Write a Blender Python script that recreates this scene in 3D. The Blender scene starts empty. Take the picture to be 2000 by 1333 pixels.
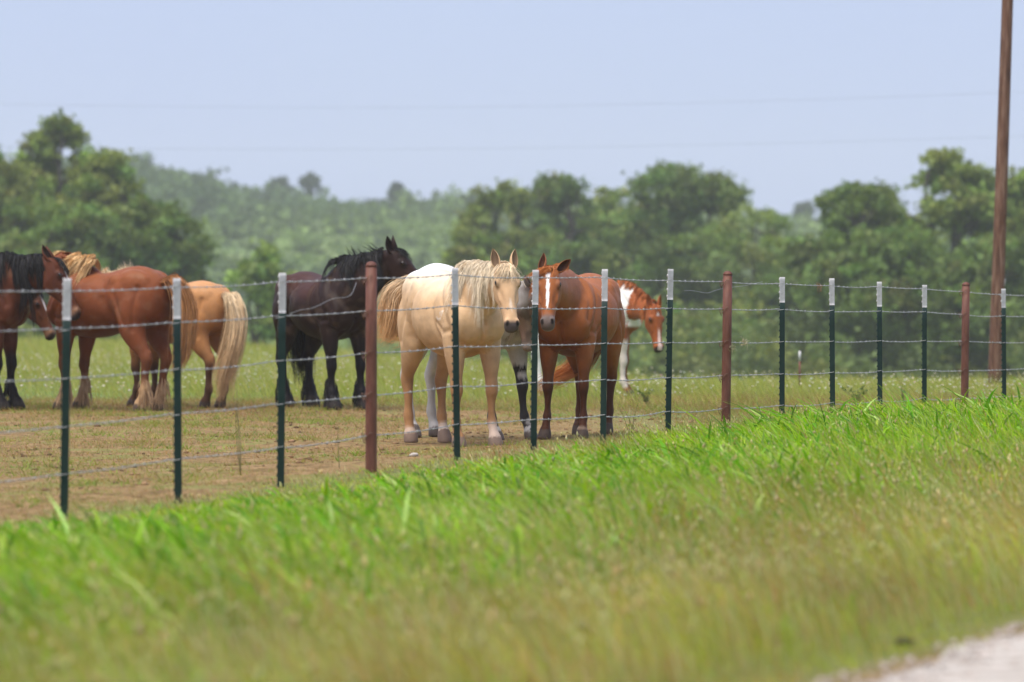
import bpy, math, random
import numpy as np
from mathutils import Vector, kdtree

sc = bpy.context.scene
COL = sc.collection
random.seed(11)
rng = np.random.default_rng(11)
R = math.radians

# ---------------------------------------------------------------- camera
CAM_Z = 1.24
cam_d = bpy.data.cameras.new("camera")
cam_d.lens = 135.0
cam_d.sensor_width = 36.0
cam_d.clip_end = 6000.0
cam_d.clip_start = 0.5
cam_d.dof.use_dof = True
cam_d.dof.focus_distance = 32.3
cam_d.dof.aperture_fstop = 2.25
cam_d.dof.aperture_blades = 0
cam = bpy.data.objects.new("camera", cam_d)
COL.objects.link(cam)
cam.location = (0, 0, CAM_Z)
cam.rotation_euler = (R(90 - 0.645), 0, 0)
sc.camera = cam

# ---------------------------------------------------------------- sky, sun, exposure
SUN_EL, SUN_AZ = 68.0, -138.0          # azimuth measured from +Y towards +X
world = bpy.data.worlds.new("World")
sc.world = world
world.use_nodes = True
wn, wl = world.node_tree.nodes, world.node_tree.links
wn.clear()
w_out = wn.new("ShaderNodeOutputWorld")
w_bg = wn.new("ShaderNodeBackground")
w_sky = wn.new("ShaderNodeTexSky")
w_sky.sky_type = "NISHITA"
w_sky.sun_disc = False
w_sky.sun_elevation = R(SUN_EL)
w_sky.sun_rotation = R(SUN_AZ)
w_sky.air_density = 1.0
w_sky.dust_density = 1.2
w_sky.ozone_density = 1.5
w_mix = wn.new("ShaderNodeMix")
w_mix.data_type = "RGBA"
w_mix.inputs["Factor"].default_value = 0.72       # thin even cloud veil over the whole sky
w_mix.inputs["B"].default_value = (3.1, 3.6, 5.3, 1)
wl.new(w_sky.outputs["Color"], w_mix.inputs["A"])
w_tc = wn.new("ShaderNodeTexCoord"); w_no = wn.new("ShaderNodeTexNoise"); w_no.inputs["Scale"].default_value = 3.5; w_no.inputs["Detail"].default_value = 4
w_mr = wn.new("ShaderNodeMapRange"); w_mr.inputs["To Min"].default_value = 0.72; w_mr.inputs["To Max"].default_value = 0.97
wl.new(w_tc.outputs["Generated"], w_no.inputs["Vector"]); wl.new(w_no.outputs["Fac"], w_mr.inputs["Value"]); wl.new(w_mr.outputs["Result"], w_mix.inputs["Factor"])
wl.new(w_mix.outputs["Result"], w_bg.inputs["Color"])
wl.new(w_bg.outputs["Background"], w_out.inputs["Surface"])
w_bg.inputs["Strength"].default_value = 0.05

sun_d = bpy.data.lights.new("sun", "SUN")
sun_d.energy = 1.5
sun_d.angle = R(50)
sun_d.color = (1.0, 0.94, 0.84)
sun = bpy.data.objects.new("sun", sun_d)
COL.objects.link(sun)
_sd = Vector((math.sin(R(SUN_AZ)) * math.cos(R(SUN_EL)), math.cos(R(SUN_AZ)) * math.cos(R(SUN_EL)), math.sin(R(SUN_EL))))
sun.rotation_euler = (-_sd).to_track_quat("-Z", "Y").to_euler()
sun.location = _sd * 80

sc.view_settings.view_transform = "Standard"
sc.view_settings.look = "None"
sc.view_settings.exposure = 1.76
sc.view_settings.gamma = 1.0
sc.view_settings.use_curve_mapping = False

sc.render.engine = "CYCLES"
sc.cycles.max_bounces = 6
sc.cycles.diffuse_bounces = 3
sc.cycles.glossy_bounces = 2
sc.cycles.transmission_bounces = 4
sc.cycles.transparent_max_bounces = 4
sc.cycles.volume_bounces = 2
sc.cycles.use_denoising = True
sc.cycles.use_adaptive_sampling = True
sc.cycles.adaptive_threshold = 0.015
sc.cycles.caustics_reflective = False
sc.cycles.caustics_refractive = False

# ---------------------------------------------------------------- helpers
def tag(o, label=None, cat=None, group=None, kind=None):
    if label: o["label"] = label
    if cat: o["category"] = cat
    if group: o["group"] = group
    if kind: o["kind"] = kind
    return o

def empty(name, loc=(0, 0, 0), rz=0.0, parent=None):
    o = bpy.data.objects.new(name, None)
    o.empty_display_size = 0.2
    COL.objects.link(o)
    o.location = loc
    o.rotation_euler = (0, 0, rz)
    o.parent = parent
    return o

def link_mesh(name, me, parent=None, loc=(0, 0, 0)):
    o = bpy.data.objects.new(name, me)
    COL.objects.link(o)
    o.parent = parent
    o.location = loc
    return o

def np_mesh(name, V, faces, mat=None, col=None, smooth=False, attr="coat"):
    """faces: list of (n,k) int arrays"""
    V = np.ascontiguousarray(V, dtype=np.float32)
    me = bpy.data.meshes.new(name)
    if not isinstance(faces, (list, tuple)):
        faces = [faces]
    faces = [np.asarray(f, dtype=np.int32) for f in faces if len(f)]
    loops = np.concatenate([f.ravel() for f in faces])
    counts = np.concatenate([np.full(len(f), f.shape[1], dtype=np.int32) for f in faces])
    starts = np.zeros(len(counts), dtype=np.int32)
    starts[1:] = np.cumsum(counts)[:-1]
    me.vertices.add(len(V))
    me.vertices.foreach_set("co", V.ravel())
    me.loops.add(len(loops))
    me.loops.foreach_set("vertex_index", loops)
    me.polygons.add(len(counts))
    me.polygons.foreach_set("loop_start", starts)
    if smooth:
        me.polygons.foreach_set("use_smooth", np.ones(len(counts), dtype=bool))
    me.update(calc_edges=True)
    if col is not None:
        a = me.color_attributes.new(attr, "FLOAT_COLOR", "POINT")
        c4 = np.ones((len(V), 4), dtype=np.float32)
        c4[:, :3] = col
        a.data.foreach_set("color", c4.ravel())
    if mat is not None:
        me.materials.append(mat)
    return me

class Soup:
    """collects numpy pieces into one mesh"""
    def __init__(s):
        s.V, s.F, s.C, s.n = [], [], [], 0
    def add(s, V, F, col=None):
        V = np.asarray(V, dtype=np.float64)
        fl = F if isinstance(F, list) else [F]
        for f in fl:
            if len(f): s.F.append(np.asarray(f) + s.n)
        s.V.append(V)
        if col is not None:
            s.C.append(np.broadcast_to(np.asarray(col, dtype=np.float64), (len(V), 3)))
        s.n += len(V)
    def mesh(s, name, mat, smooth=False):
        by = {}
        for f in s.F: by.setdefault(f.shape[1], []).append(f)
        return np_mesh(name, np.concatenate(s.V), [np.concatenate(v) for v in by.values()], mat,
                       np.concatenate(s.C) if s.C else None, smooth)

def unit(v):
    v = np.asarray(v, dtype=np.float64)
    return v / np.maximum(np.linalg.norm(v, axis=-1, keepdims=True), 1e-9)

def sstep(a, b, x):
    t = np.clip((np.asarray(x, dtype=np.float64) - a) / (b - a), 0, 1)
    return t * t * (3 - 2 * t)

def _hash(i, j, k, seed):
    h = (i.astype(np.int64) * 374761393 + j.astype(np.int64) * 668265263 + k.astype(np.int64) * 2147483647 + seed * 1274126177) & 0xFFFFFFFF
    h = ((h ^ (h >> 13)) * 1274126177) & 0xFFFFFFFF
    h = h ^ (h >> 16)
    return (h & 0xFFFFFF) / float(0xFFFFFF)

def vnoise(P, seed=0):
    P = np.asarray(P, dtype=np.float64)
    if P.shape[-1] == 2: P = np.concatenate([P, np.zeros(P.shape[:-1] + (1,))], -1)
    I = np.floor(P).astype(np.int64); f = P - I
    f = f * f * (3 - 2 * f)
    out = 0
    for dx in (0, 1):
        for dy in (0, 1):
            for dz in (0, 1):
                w = (f[..., 0] if dx else 1 - f[..., 0]) * (f[..., 1] if dy else 1 - f[..., 1]) * (f[..., 2] if dz else 1 - f[..., 2])
                out = out + w * _hash(I[..., 0] + dx, I[..., 1] + dy, I[..., 2] + dz, seed)
    return out

def fbm(P, seed=0, octv=4):
    P = np.asarray(P, dtype=np.float64); a, t, s = 0.5, 0, 0
    for o in range(octv):
        t = t + a * vnoise(P * 2 ** o, seed + o * 17); s += a; a *= 0.5
    return t / s

def hermite(ctrl, n):
    """smooth resample of control rows by chord length of first three columns"""
    P = np.asarray(ctrl, dtype=np.float64)
    s = np.r_[0, np.cumsum(np.maximum(np.linalg.norm(np.diff(P[:, :3], axis=0), axis=1), 1e-4))]
    d = np.diff(P, axis=0) / np.diff(s)[:, None]
    m = np.empty_like(P)
    m[0], m[-1] = d[0], d[-1]
    h = np.diff(s)
    for i in range(1, len(P) - 1):
        m[i] = (d[i - 1] * h[i] + d[i] * h[i - 1]) / (h[i - 1] + h[i])
    q = np.linspace(0, s[-1], n)
    k = np.clip(np.searchsorted(s, q, side="right") - 1, 0, len(P) - 2)
    t = ((q - s[k]) / h[k])[:, None]
    hk = h[k][:, None]
    return ((2 * t**3 - 3 * t**2 + 1) * P[k] + (t**3 - 2 * t**2 + t) * hk * m[k]
            + (-2 * t**3 + 3 * t**2) * P[k + 1] + (t**3 - t**2) * hk * m[k + 1])

def ring_faces(N, S, caps=True):
    i = np.arange(N - 1)[:, None] * S
    j = np.arange(S)[None, :]
    a = (i + j); b = i + (j + 1) % S
    q = np.stack([a, b, b + S, a + S], -1).reshape(-1, 4)
    if not caps: return [q]
    jj = np.arange(S)
    c0 = np.stack([np.full(S, N * S), (jj + 1) % S, jj], -1)
    c1 = np.stack([np.full(S, N * S + 1), (N - 1) * S + jj, (N - 1) * S + (jj + 1) % S], -1)
    return [q, np.concatenate([c0, c1])]

def ring_loft(cent, U, W, ru, rw, egg=0.0, S=24):
    """rings: cent + U*ru*cos*(1-egg*sin) + W*rw*sin, capped; returns V,F"""
    N = len(cent)
    ph = np.linspace(0, 2 * np.pi, S, endpoint=False)
    c, s = np.cos(ph)[None, :, None], np.sin(ph)[None, :, None]
    ru = np.asarray(ru)[:, None, None]; rw = np.asarray(rw)[:, None, None]
    egg = np.broadcast_to(np.asarray(egg, dtype=np.float64), (N,))[:, None, None]
    V = cent[:, None, :] + U[:, None, :] * ru * c * (1 - egg * s) + W[:, None, :] * rw * s
    V = np.concatenate([V.reshape(-1, 3), cent[:1], cent[-1:]])
    return V, ring_faces(N, S)

def tube(P, r, S=6, cap=True):
    """simple tube along polyline"""
    P = np.asarray(P, dtype=np.float64); N = len(P)
    r = np.broadcast_to(np.asarray(r, dtype=np.float64), (N,))
    T = unit(np.gradient(P, axis=0))
    ref = np.array([0, 0, 1.0]) if abs(T[:, 2]).mean() < 0.8 else np.array([1.0, 0, 0])
    U = unit(np.cross(T, ref)); W = np.cross(U, T)
    return ring_loft(P, U, W, r, r, 0, S)

def box(c, sx, sy, sz, ax=None):
    """box at centre c with half sizes, axes rows ax"""
    c = np.asarray(c, dtype=np.float64)
    ax = np.eye(3) if ax is None else np.asarray(ax, dtype=np.float64)
    s = np.array([[x, y, z] for x in (-1, 1) for y in (-1, 1) for z in (-1, 1)], dtype=np.float64) * [sx, sy, sz]
    F = np.array([[0, 1, 3, 2], [4, 6, 7, 5], [0, 4, 5, 1], [2, 3, 7, 6], [0, 2, 6, 4], [1, 5, 7, 3]])
    return c + s @ ax, F

# ---------------------------------------------------------------- materials
def new_mat(name):
    m = bpy.data.materials.new(name)
    m.use_nodes = True
    nt = m.node_tree
    nt.nodes.clear()
    out = nt.nodes.new("ShaderNodeOutputMaterial")
    return m, nt, nt.nodes, nt.links, out

def ramp(nodes, stops):
    r = nodes.new("ShaderNodeValToRGB")
    e = r.color_ramp.elements
    while len(e) < len(stops): e.new(0.5)
    for k, (p, c) in enumerate(stops):
        e[k].position = p
        e[k].color = (c[0], c[1], c[2], 1) if len(c) == 3 else c
    return r

def noise(nodes, links, scale, detail=4, rough=0.6, coord="Object", vec=None):
    n = nodes.new("ShaderNodeTexNoise")
    n.inputs["Scale"].default_value = scale
    n.inputs["Detail"].default_value = detail
    n.inputs["Roughness"].default_value = rough
    if vec is None:
        tc = nodes.new("ShaderNodeTexCoord")
        links.new(tc.outputs[coord], n.inputs["Vector"])
    else:
        links.new(vec, n.inputs["Vector"])
    return n

def mixc(nodes, links, a, b, fac, mode="MIX"):
    m = nodes.new("ShaderNodeMix"); m.data_type = "RGBA"; m.blend_type = mode
    for key, v in (("A", a), ("B", b), ("Factor", fac)):
        if hasattr(v, "is_output") or isinstance(v, bpy.types.NodeSocket): links.new(v, m.inputs[key])
        elif key == "Factor": m.inputs[key].default_value = v
        else: m.inputs[key].default_value = (v[0], v[1], v[2], 1)
    return m.outputs["Result"]

def mat_simple(name, stops, scale=6, rough=0.6, metal=0.0, bump=0.2, spec=0.4, detail=5, stretch=None, bscale=None):
    m, nt, N, L, out = new_mat(name)
    p = N.new("ShaderNodeBsdfPrincipled")
    tc = N.new("ShaderNodeTexCoord"); vec = tc.outputs["Object"]
    if stretch:
        mp = N.new("ShaderNodeMapping"); mp.inputs["Scale"].default_value = stretch
        L.new(vec, mp.inputs["Vector"]); vec = mp.outputs["Vector"]
    n = noise(N, L, scale, detail, 0.65, vec=vec)
    r = ramp(N, stops); L.new(n.outputs["Fac"], r.inputs["Fac"])
    L.new(r.outputs["Color"], p.inputs["Base Color"])
    p.inputs["Roughness"].default_value = rough
    p.inputs["Metallic"].default_value = metal
    p.inputs["Specular IOR Level"].default_value = spec
    if bump:
        n2 = noise(N, L, bscale or scale * 6, 4, 0.7, vec=vec)
        b = N.new("ShaderNodeBump"); b.inputs["Strength"].default_value = bump; b.inputs["Distance"].default_value = 0.01
        L.new(n2.outputs["Fac"], b.inputs["Height"]); L.new(b.outputs["Normal"], p.inputs["Normal"])
    L.new(p.outputs["BSDF"], out.inputs["Surface"])
    return m

def mat_leaf(name, trans=0.4, rough=0.5, var=0.25, spec=0.25, nscale=1.5):
    """foliage: colour from the 'coat' attribute, translucent"""
    m, nt, N, L, out = new_mat(name)
    at = N.new("ShaderNodeAttribute"); at.attribute_name = "coat"
    n = noise(N, L, nscale, 2, 0.5)
    hs = N.new("ShaderNodeHueSaturation")
    mr = N.new("ShaderNodeMapRange"); mr.inputs["To Min"].default_value = 1 - var; mr.inputs["To Max"].default_value = 1 + var
    L.new(n.outputs["Fac"], mr.inputs["Value"]); L.new(mr.outputs["Result"], hs.inputs["Value"])
    L.new(at.outputs["Color"], hs.inputs["Color"])
    p = N.new("ShaderNodeBsdfPrincipled")
    p.inputs["Roughness"].default_value = rough
    p.inputs["Specular IOR Level"].default_value = spec
    L.new(hs.outputs["Color"], p.inputs["Base Color"])
    t = N.new("ShaderNodeBsdfTranslucent")
    g = mixc(N, L, hs.outputs["Color"], (1.25, 1.15, 0.55), 1.0, "MULTIPLY")
    L.new(g, t.inputs["Color"])
    mx = N.new("ShaderNodeMixShader"); mx.inputs["Fac"].default_value = trans
    L.new(p.outputs["BSDF"], mx.inputs[1]); L.new(t.outputs["BSDF"], mx.inputs[2])
    L.new(mx.outputs["Shader"], out.inputs["Surface"])
    return m

def mat_coat(name, rough=0.52, sheen=0.0, var=0.16, bump=0.16, scale=9, spec=0.22, fine=140):
    m, nt, N, L, out = new_mat(name)
    at = N.new("ShaderNodeAttribute"); at.attribute_name = "coat"
    n = noise(N, L, scale, 5, 0.6)
    hs = N.new("ShaderNodeHueSaturation")
    mr = N.new("ShaderNodeMapRange"); mr.inputs["To Min"].default_value = 1 - var; mr.inputs["To Max"].default_value = 1 + var
    mr.inputs["From Min"].default_value = 0.25; mr.inputs["From Max"].default_value = 0.75
    L.new(n.outputs["Fac"], mr.inputs["Value"]); L.new(mr.outputs["Result"], hs.inputs["Value"])
    L.new(at.outputs["Color"], hs.inputs["Color"])
    p = N.new("ShaderNodeBsdfPrincipled")
    p.inputs["Roughness"].default_value = rough
    p.inputs["Specular IOR Level"].default_value = spec
    if sheen: p.inputs["Sheen Weight"].default_value = sheen
    tint_ = mixc(N, L, hs.outputs["Color"], (1, 1, 1), 0.45)
    L.new(tint_, p.inputs["Specular Tint"])
    L.new(hs.outputs["Color"], p.inputs["Base Color"])
    if bump:
        n2 = noise(N, L, fine, 3, 0.6)
        n3 = noise(N, L, 16, 3, 0.5)
        ad = N.new("ShaderNodeMath"); ad.operation = "MULTIPLY_ADD"; ad.inputs[1].default_value = 2.2
        L.new(n3.outputs["Fac"], ad.inputs[0]); L.new(n2.outputs["Fac"], ad.inputs[2])
        b = N.new("ShaderNodeBump"); b.inputs["Strength"].default_value = bump; b.inputs["Distance"].default_value = 0.012
        L.new(ad.outputs["Value"], b.inputs["Height"]); L.new(b.outputs["Normal"], p.inputs["Normal"])
    L.new(p.outputs["BSDF"], out.inputs["Surface"])
    return m

# ---------------------------------------------------------------- layout of the place
F0 = np.array([-2.52, 21.5])                   # first fence post in view
FSTEP = np.array([0.5324, 1.2194])             # one post to the next
FD = FSTEP / np.linalg.norm(FSTEP)             # along the fence, away from the camera
FN = np.array([-FD[1], FD[0]])                 # towards the paddock
ROAD_D = -6.98                                 # road edge, measured across the verge from the fence

def fence_coords(x, y):
    dx, dy = x - F0[0], y - F0[1]
    i = (dx * FD[0] + dy * FD[1]) / np.linalg.norm(FSTEP)
    d = dx * FN[0] + dy * FN[1]
    return i, d

def berm(i):
    return np.interp(i, [-6, 0, 2, 4, 6, 8, 12, 14, 20], [0, 0, .06, .12, .11, .09, .05, .0, 0])

def crest(x):
    return np.clip(64 - 4.5 * x, 53.5, 104)

def ridge(x, y):
    b = np.interp(x / np.maximum(y, 1) * 7500 + 1000, [-3000, -400, 0, 250, 480, 700, 900, 1100, 1600, 2100, 3200, 5000],
                  [14, 18, 21, 22.3, 17.2, 14.8, 15.6, 15.6, 12, 13.5, 15, 13])
    return b

def ground_z(x, y):
    x = np.asarray(x, dtype=np.float64); y = np.asarray(y, dtype=np.float64)
    i, d = fence_coords(x, y)
    z = berm(i) * np.exp(-(d / np.where(d > 0, 1.7, 2.6)) ** 2)
    z = z - 0.10 * np.exp(-((d + 5.2) / 1.0) ** 2) * sstep(-6.7, -5.9, d)
    near = sstep(70, 45, np.hypot(x, y - 30))
    z = z + near * 0.03 * (fbm(np.stack([x, y], -1) * 2.2, 3, 4) - 0.5) * sstep(-6.7, -6.2, d)
    c = crest(x)
    t = np.maximum(y - c, 0)
    drop = -np.minimum(0.0011 * t * t, 0.05 * t)
    drop = np.maximum(drop, -4.6 - 0.4 * np.sin(x * 0.03))
    z = z + drop
    h = sstep(300, 700, y) * (1 - 0.75 * sstep(700, 1000, y))
    z = z + h * (ridge(x, y) + 4.6) + sstep(300, 420, y) * 2.2 * (fbm(np.stack([x, y], -1) * 0.012, 9, 3) - 0.5)
    return z

def PX(px, py, D):
    """photograph measurement at distance D -> metres"""
    return np.array([(px - 1000) / 7500 * D, D, CAM_Z + (582 - py) / 7500 * D])
# ================================================================ ground
def axis(parts):
    out = [parts[0][0]]
    for a, b, st in parts:
        n = max(1, int(round((b - a) / st)))
        out += list(np.linspace(a, b, n + 1)[1:])
    return np.array(out)

gx = axis([(-420, -120, 12), (-120, -40, 5), (-40, -14, 1.5), (-14, -8, 0.5), (-8, 9, 0.16), (9, 14, 0.5), (14, 40, 1.5), (40, 120, 5), (120, 420, 12)])
gy = axis([(-30, 4, 4), (4, 9, 0.5), (9, 52, 0.16), (52, 62, 0.4), (62, 140, 2), (140, 300, 6), (300, 1000, 9)])
GX, GY = np.meshgrid(gx, gy)
GZ = ground_z(GX, GY)
nx, ny = len(gx), len(gy)
idx = np.arange(nx * ny).reshape(ny, nx)
GF = np.stack([idx[:-1, :-1], idx[:-1, 1:], idx[1:, 1:], idx[1:, :-1]], -1).reshape(-1, 4)
gi, gd = fence_coords(GX, GY)
nz = fbm(np.stack([GX, GY], -1) * 0.5, 21, 4)
trod = sstep(-0.5, 0.3, gd) * sstep(45.5, 41.0, GY + 3 * (nz - .5) + 0.5 * GX)   # bare trodden paddock
trod = trod * (1 - 0.9 * sstep(-0.2, 2.4, GX + 1.5 * (nz - .5)))
vergec = sstep(0.2, -0.4, gd) * sstep(56, 46, GY) * sstep(-14, -11.5, gd)
zone = np.stack([trod, vergec, sstep(-6.75, -7.1, gd) * vergec], -1)

m, nt, N, L, out = new_mat("ground_soil_and_turf")
at = N.new("ShaderNodeAttribute"); at.attribute_name = "coat"
sep = N.new("ShaderNodeSeparateColor"); L.new(at.outputs["Color"], sep.inputs["Color"])
nA = noise(N, L, 1.1, 8, 0.7); nB = noise(N, L, 9, 6, 0.7); nC = noise(N, L, 0.05, 5, 0.6)
dirt = ramp(N, [(0.34, (.07, .034, .017)), (0.46, (.21, .115, .057)), (0.56, (.33, .20, .10)), (0.70, (.44, .295, .165))]); L.new(nB.outputs["Fac"], dirt.inputs["Fac"])
turf = ramp(N, [(0.30, (.14, .15, .042)), (0.55, (.235, .215, .07)), (0.8, (.33, .27, .11))]); L.new(nB.outputs["Fac"], turf.inputs["Fac"])
far_c = ramp(N, [(0.32, (.09, .14, .045)), (0.5, (.14, .20, .06)), (0.7, (.20, .24, .09))]); L.new(nC.outputs["Fac"], far_c.inputs["Fac"])
tp = N.new("ShaderNodeMapRange"); tp.inputs["From Min"].default_value = 0.51; tp.inputs["From Max"].default_value = 0.61
L.new(nA.outputs["Fac"], tp.inputs["Value"])
vor = N.new('ShaderNodeTexVoronoi'); vor.inputs['Scale'].default_value = 4.5; vor.inputs['Randomness'].default_value = 1.0
tcv = N.new('ShaderNodeTexCoord'); L.new(tcv.outputs['Object'], vor.inputs['Vector'])
vr = ramp(N, [(0.06, (.38, .33, .30)), (0.20, (1, 1, 1))]); L.new(vor.outputs['Distance'], vr.inputs['Fac'])   # hoof-trodden pits drawn as small darker spots in the soil colour
nH = noise(N, L, 0.8, 4, 0.6)
hm = N.new('ShaderNodeMapRange'); hm.inputs['From Min'].default_value = 0.42; hm.inputs['From Max'].default_value = 0.6; L.new(nH.outputs['Fac'], hm.inputs['Value'])
pits = mixc(N, L, (1, 1, 1), vr.outputs['Color'], hm.outputs['Result'])
dirt2 = mixc(N, L, dirt.outputs['Color'], pits, 1.0, 'MULTIPLY')
patch = mixc(N, L, dirt2, turf.outputs["Color"], tp.outputs["Result"])
mm = N.new("ShaderNodeMath"); mm.operation = "MULTIPLY"; mm.inputs[1].default_value = 0.85; L.new(sep.outputs["Red"], mm.inputs[0])
base = mixc(N, L, far_c.outputs["Color"], patch, mm.outputs["Value"])
vg = mixc(N, L, base, (.15, .16, .045), sep.outputs["Green"])
vg2 = mixc(N, L, vg, dirt.outputs["Color"], sep.outputs["Blue"])
p = N.new("ShaderNodeBsdfPrincipled"); p.inputs["Roughness"].default_value = 0.95; p.inputs["Specular IOR Level"].default_value = 0.1
L.new(vg2, p.inputs["Base Color"])
b = N.new("ShaderNodeBump"); b.inputs["Strength"].default_value = 0.9; b.inputs["Distance"].default_value = 0.04
L.new(nB.outputs["Fac"], b.inputs["Height"]); L.new(b.outputs["Normal"], p.inputs["Normal"])
L.new(p.outputs["BSDF"], out.inputs["Surface"])
M_GROUND = m
g_me = np_mesh("ground", np.stack([GX, GY, GZ], -1).reshape(-1, 3), GF, M_GROUND, zone.reshape(-1, 3), True)
tag(link_mesh("ground", g_me), kind="structure")

# ================================================================ gravel road
M_ROAD = mat_simple("pale_limestone_gravel", [(.32, (.27, .225, .185)), (.46, (.42, .375, .33)), (.60, (.50, .46, .415)), (.75, (.40, .36, .32))], scale=7, rough=.95, bump=.7, spec=.15, detail=6, bscale=90)
ta = np.linspace(-24, 34, 580)
rows = []
for k, off in enumerate([0, .12, .4, 1.2, 3.0, 5.4, 5.9]):
    wob = 0.35 * (fbm(np.stack([ta * .9, ta * 0], -1), 5, 5) - .5) if k < 3 else 0
    d = ROAD_D - off + wob * (1 - .3 * k)
    xy = F0 + ta[:, None] * FD + np.broadcast_to(np.asarray(d), ta.shape)[:, None] * FN
    z = np.array([.002, .012, .02, .03, .04, .02, -.01])[k] + .004
    gz = ground_z(xy[:, 0], xy[:, 1])
    rows.append(np.stack([xy[:, 0], xy[:, 1], gz * (k < 2) + z + 0.012 * (fbm(xy * 5, 8, 3) - .5) * (k > 0)], -1))
RV = np.stack(rows).reshape(-1, 3)
q = np.arange(len(ta) * 7).reshape(7, len(ta))
RF = np.stack([q[:-1, :-1], q[1:, :-1], q[1:, 1:], q[:-1, 1:]], -1).reshape(-1, 4)
tag(link_mesh("gravel_road", np_mesh("gravel_road", RV, RF, M_ROAD, None, True)), kind="structure")

def pebble_soup(n, xyz, r, col, flat=.6, seed=1):
    """many small faceted lumps, one mesh"""
    g = np.random.default_rng(seed)
    base = np.array([[1, 0, 0], [-1, 0, 0], [0, 1, 0], [0, -1, 0], [0, 0, 1], [0, 0, -1]], dtype=np.float64)
    F = np.array([[0, 2, 4], [2, 1, 4], [1, 3, 4], [3, 0, 4], [2, 0, 5], [1, 2, 5], [3, 1, 5], [0, 3, 5]])
    V = base[None] * (0.6 + .8 * g.random((n, 6, 1))) * r[:, None, None]
    V[..., 2] *= flat
    a = g.random(n) * 6.28
    c, s = np.cos(a)[:, None], np.sin(a)[:, None]
    V = np.stack([V[..., 0] * c - V[..., 1] * s, V[..., 0] * s + V[..., 1] * c, V[..., 2]], -1)
    V = V + xyz[:, None, :]
    FF = (F[None] + np.arange(n)[:, None, None] * 6).reshape(-1, 3)
    return V.reshape(-1, 3), FF, np.repeat(col, 6, 0)

M_PEB = mat_coat("loose_stone", rough=.9, sheen=0, var=.2, bump=.0, spec=.15)
n = 5000
t_ = rng.uniform(-11, -1, n); d_ = ROAD_D + .10 - np.abs(rng.normal(0, .9, n))
xy = F0 + t_[:, None] * FD + d_[:, None] * FN
xyz = np.column_stack([xy, ground_z(xy[:, 0], xy[:, 1]) * (d_ > ROAD_D - .2) + .018])
col = np.array([.48, .40, .35]) * (.55 + .7 * rng.random((n, 1)))
V, F, c = pebble_soup(n, xyz, .005 + .012 * rng.random(n) ** 2, col, seed=2)
tag(link_mesh("road_gravel", np_mesh("road_gravel", V, F, M_PEB, c)), "loose pale gravel scattered along the road edge", "gravel", kind="stuff")

# trampled clods in the paddock
n = 7500
x = rng.uniform(-7, 2.2, n); y = rng.uniform(20.5, 43, n)
_, dd = fence_coords(x, y)
keep = (dd > .15) & (fbm(np.stack([x, y], -1) * .7, 31, 4) > .49) & (abs(x) < .15 * y + 1)
x, y = x[keep], y[keep]; n = len(x)
r_ = .006 + .026 * rng.random(n) ** 5
col = np.array([.22, .135, .075]) * (.45 + .9 * rng.random((n, 1)))
V, F, c = pebble_soup(n, np.column_stack([x, y, ground_z(x, y) + r_ * .15]), r_, col, .55, seed=4)
tag(link_mesh("soil_clods", np_mesh("soil_clods", V, F, M_PEB, c)), "brown trampled soil clods in the paddock", "soil", kind="stuff")
# ================================================================ horses
M_COAT = mat_coat("horse_coat")
M_HAIR = mat_coat("horse_hair", rough=.5, sheen=.1, var=.22, bump=0, scale=14, spec=.3)
m, nt, N, L, out = new_mat("horse_eye")
p = N.new("ShaderNodeBsdfPrincipled"); nn = noise(N, L, 30, 2)
rr = ramp(N, [(0, (.006, .004, .003)), (1, (.025, .012, .006))]); L.new(nn.outputs["Fac"], rr.inputs["Fac"]); L.new(rr.outputs["Color"], p.inputs["Base Color"])
p.inputs["Roughness"].default_value = .12; L.new(p.outputs["BSDF"], out.inputs["Surface"]); M_EYE = m

TRUNK, NECK, HEAD, FL, FR, HL, HR, EAR = range(8)

FORE = np.array([  # x, z, fore-aft radius, lateral radius, lateral position
    (.44, 1.13, .135, .085, .150), (.455, 1.02, .140, .098, .160), (.46, .90, .122, .094, .156), (.475, .79, .100, .084, .152), (.487, .68, .076, .067, .149),
    (.492, .59, .056, .051, .146), (.499, .525, .055, .052, .145), (.501, .475, .055, .052, .143), (.492, .425, .043, .040, .142),
    (.486, .35, .037, .030, .141), (.486, .27, .037, .030, .140), (.489, .215, .049, .041, .140), (.510, .158, .039, .036, .140),
    (.532, .102, .046, .047, .140), (.541, .086, .055, .054, .140), (.560, .015, .068, .062, .140), (.561, .002, .068, .062, .140)])
HIND = np.array([
    (-.50, 1.30, .200, .100, .120), (-.505, 1.20, .235, .125, .150), (-.505, 1.08, .235, .132, .165), (-.505, .97, .208, .124, .170), (-.525, .87, .162, .106, .168), (-.572, .77, .120, .088, .163),
    (-.630, .68, .086, .068, .158), (-.680, .61, .066, .054, .153), (-.702, .555, .066, .054, .150), (-.690, .49, .053, .045, .148),
    (-.676, .41, .042, .036, .147), (-.671, .31, .040, .034, .146), (-.668, .232, .052, .044, .145), (-.648, .165, .041, .038, .145),
    (-.625, .106, .048, .049, .145), (-.614, .088, .056, .055, .145), (-.597, .015, .068, .061, .145), (-.596, .002, .068, .061, .145)])
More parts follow.
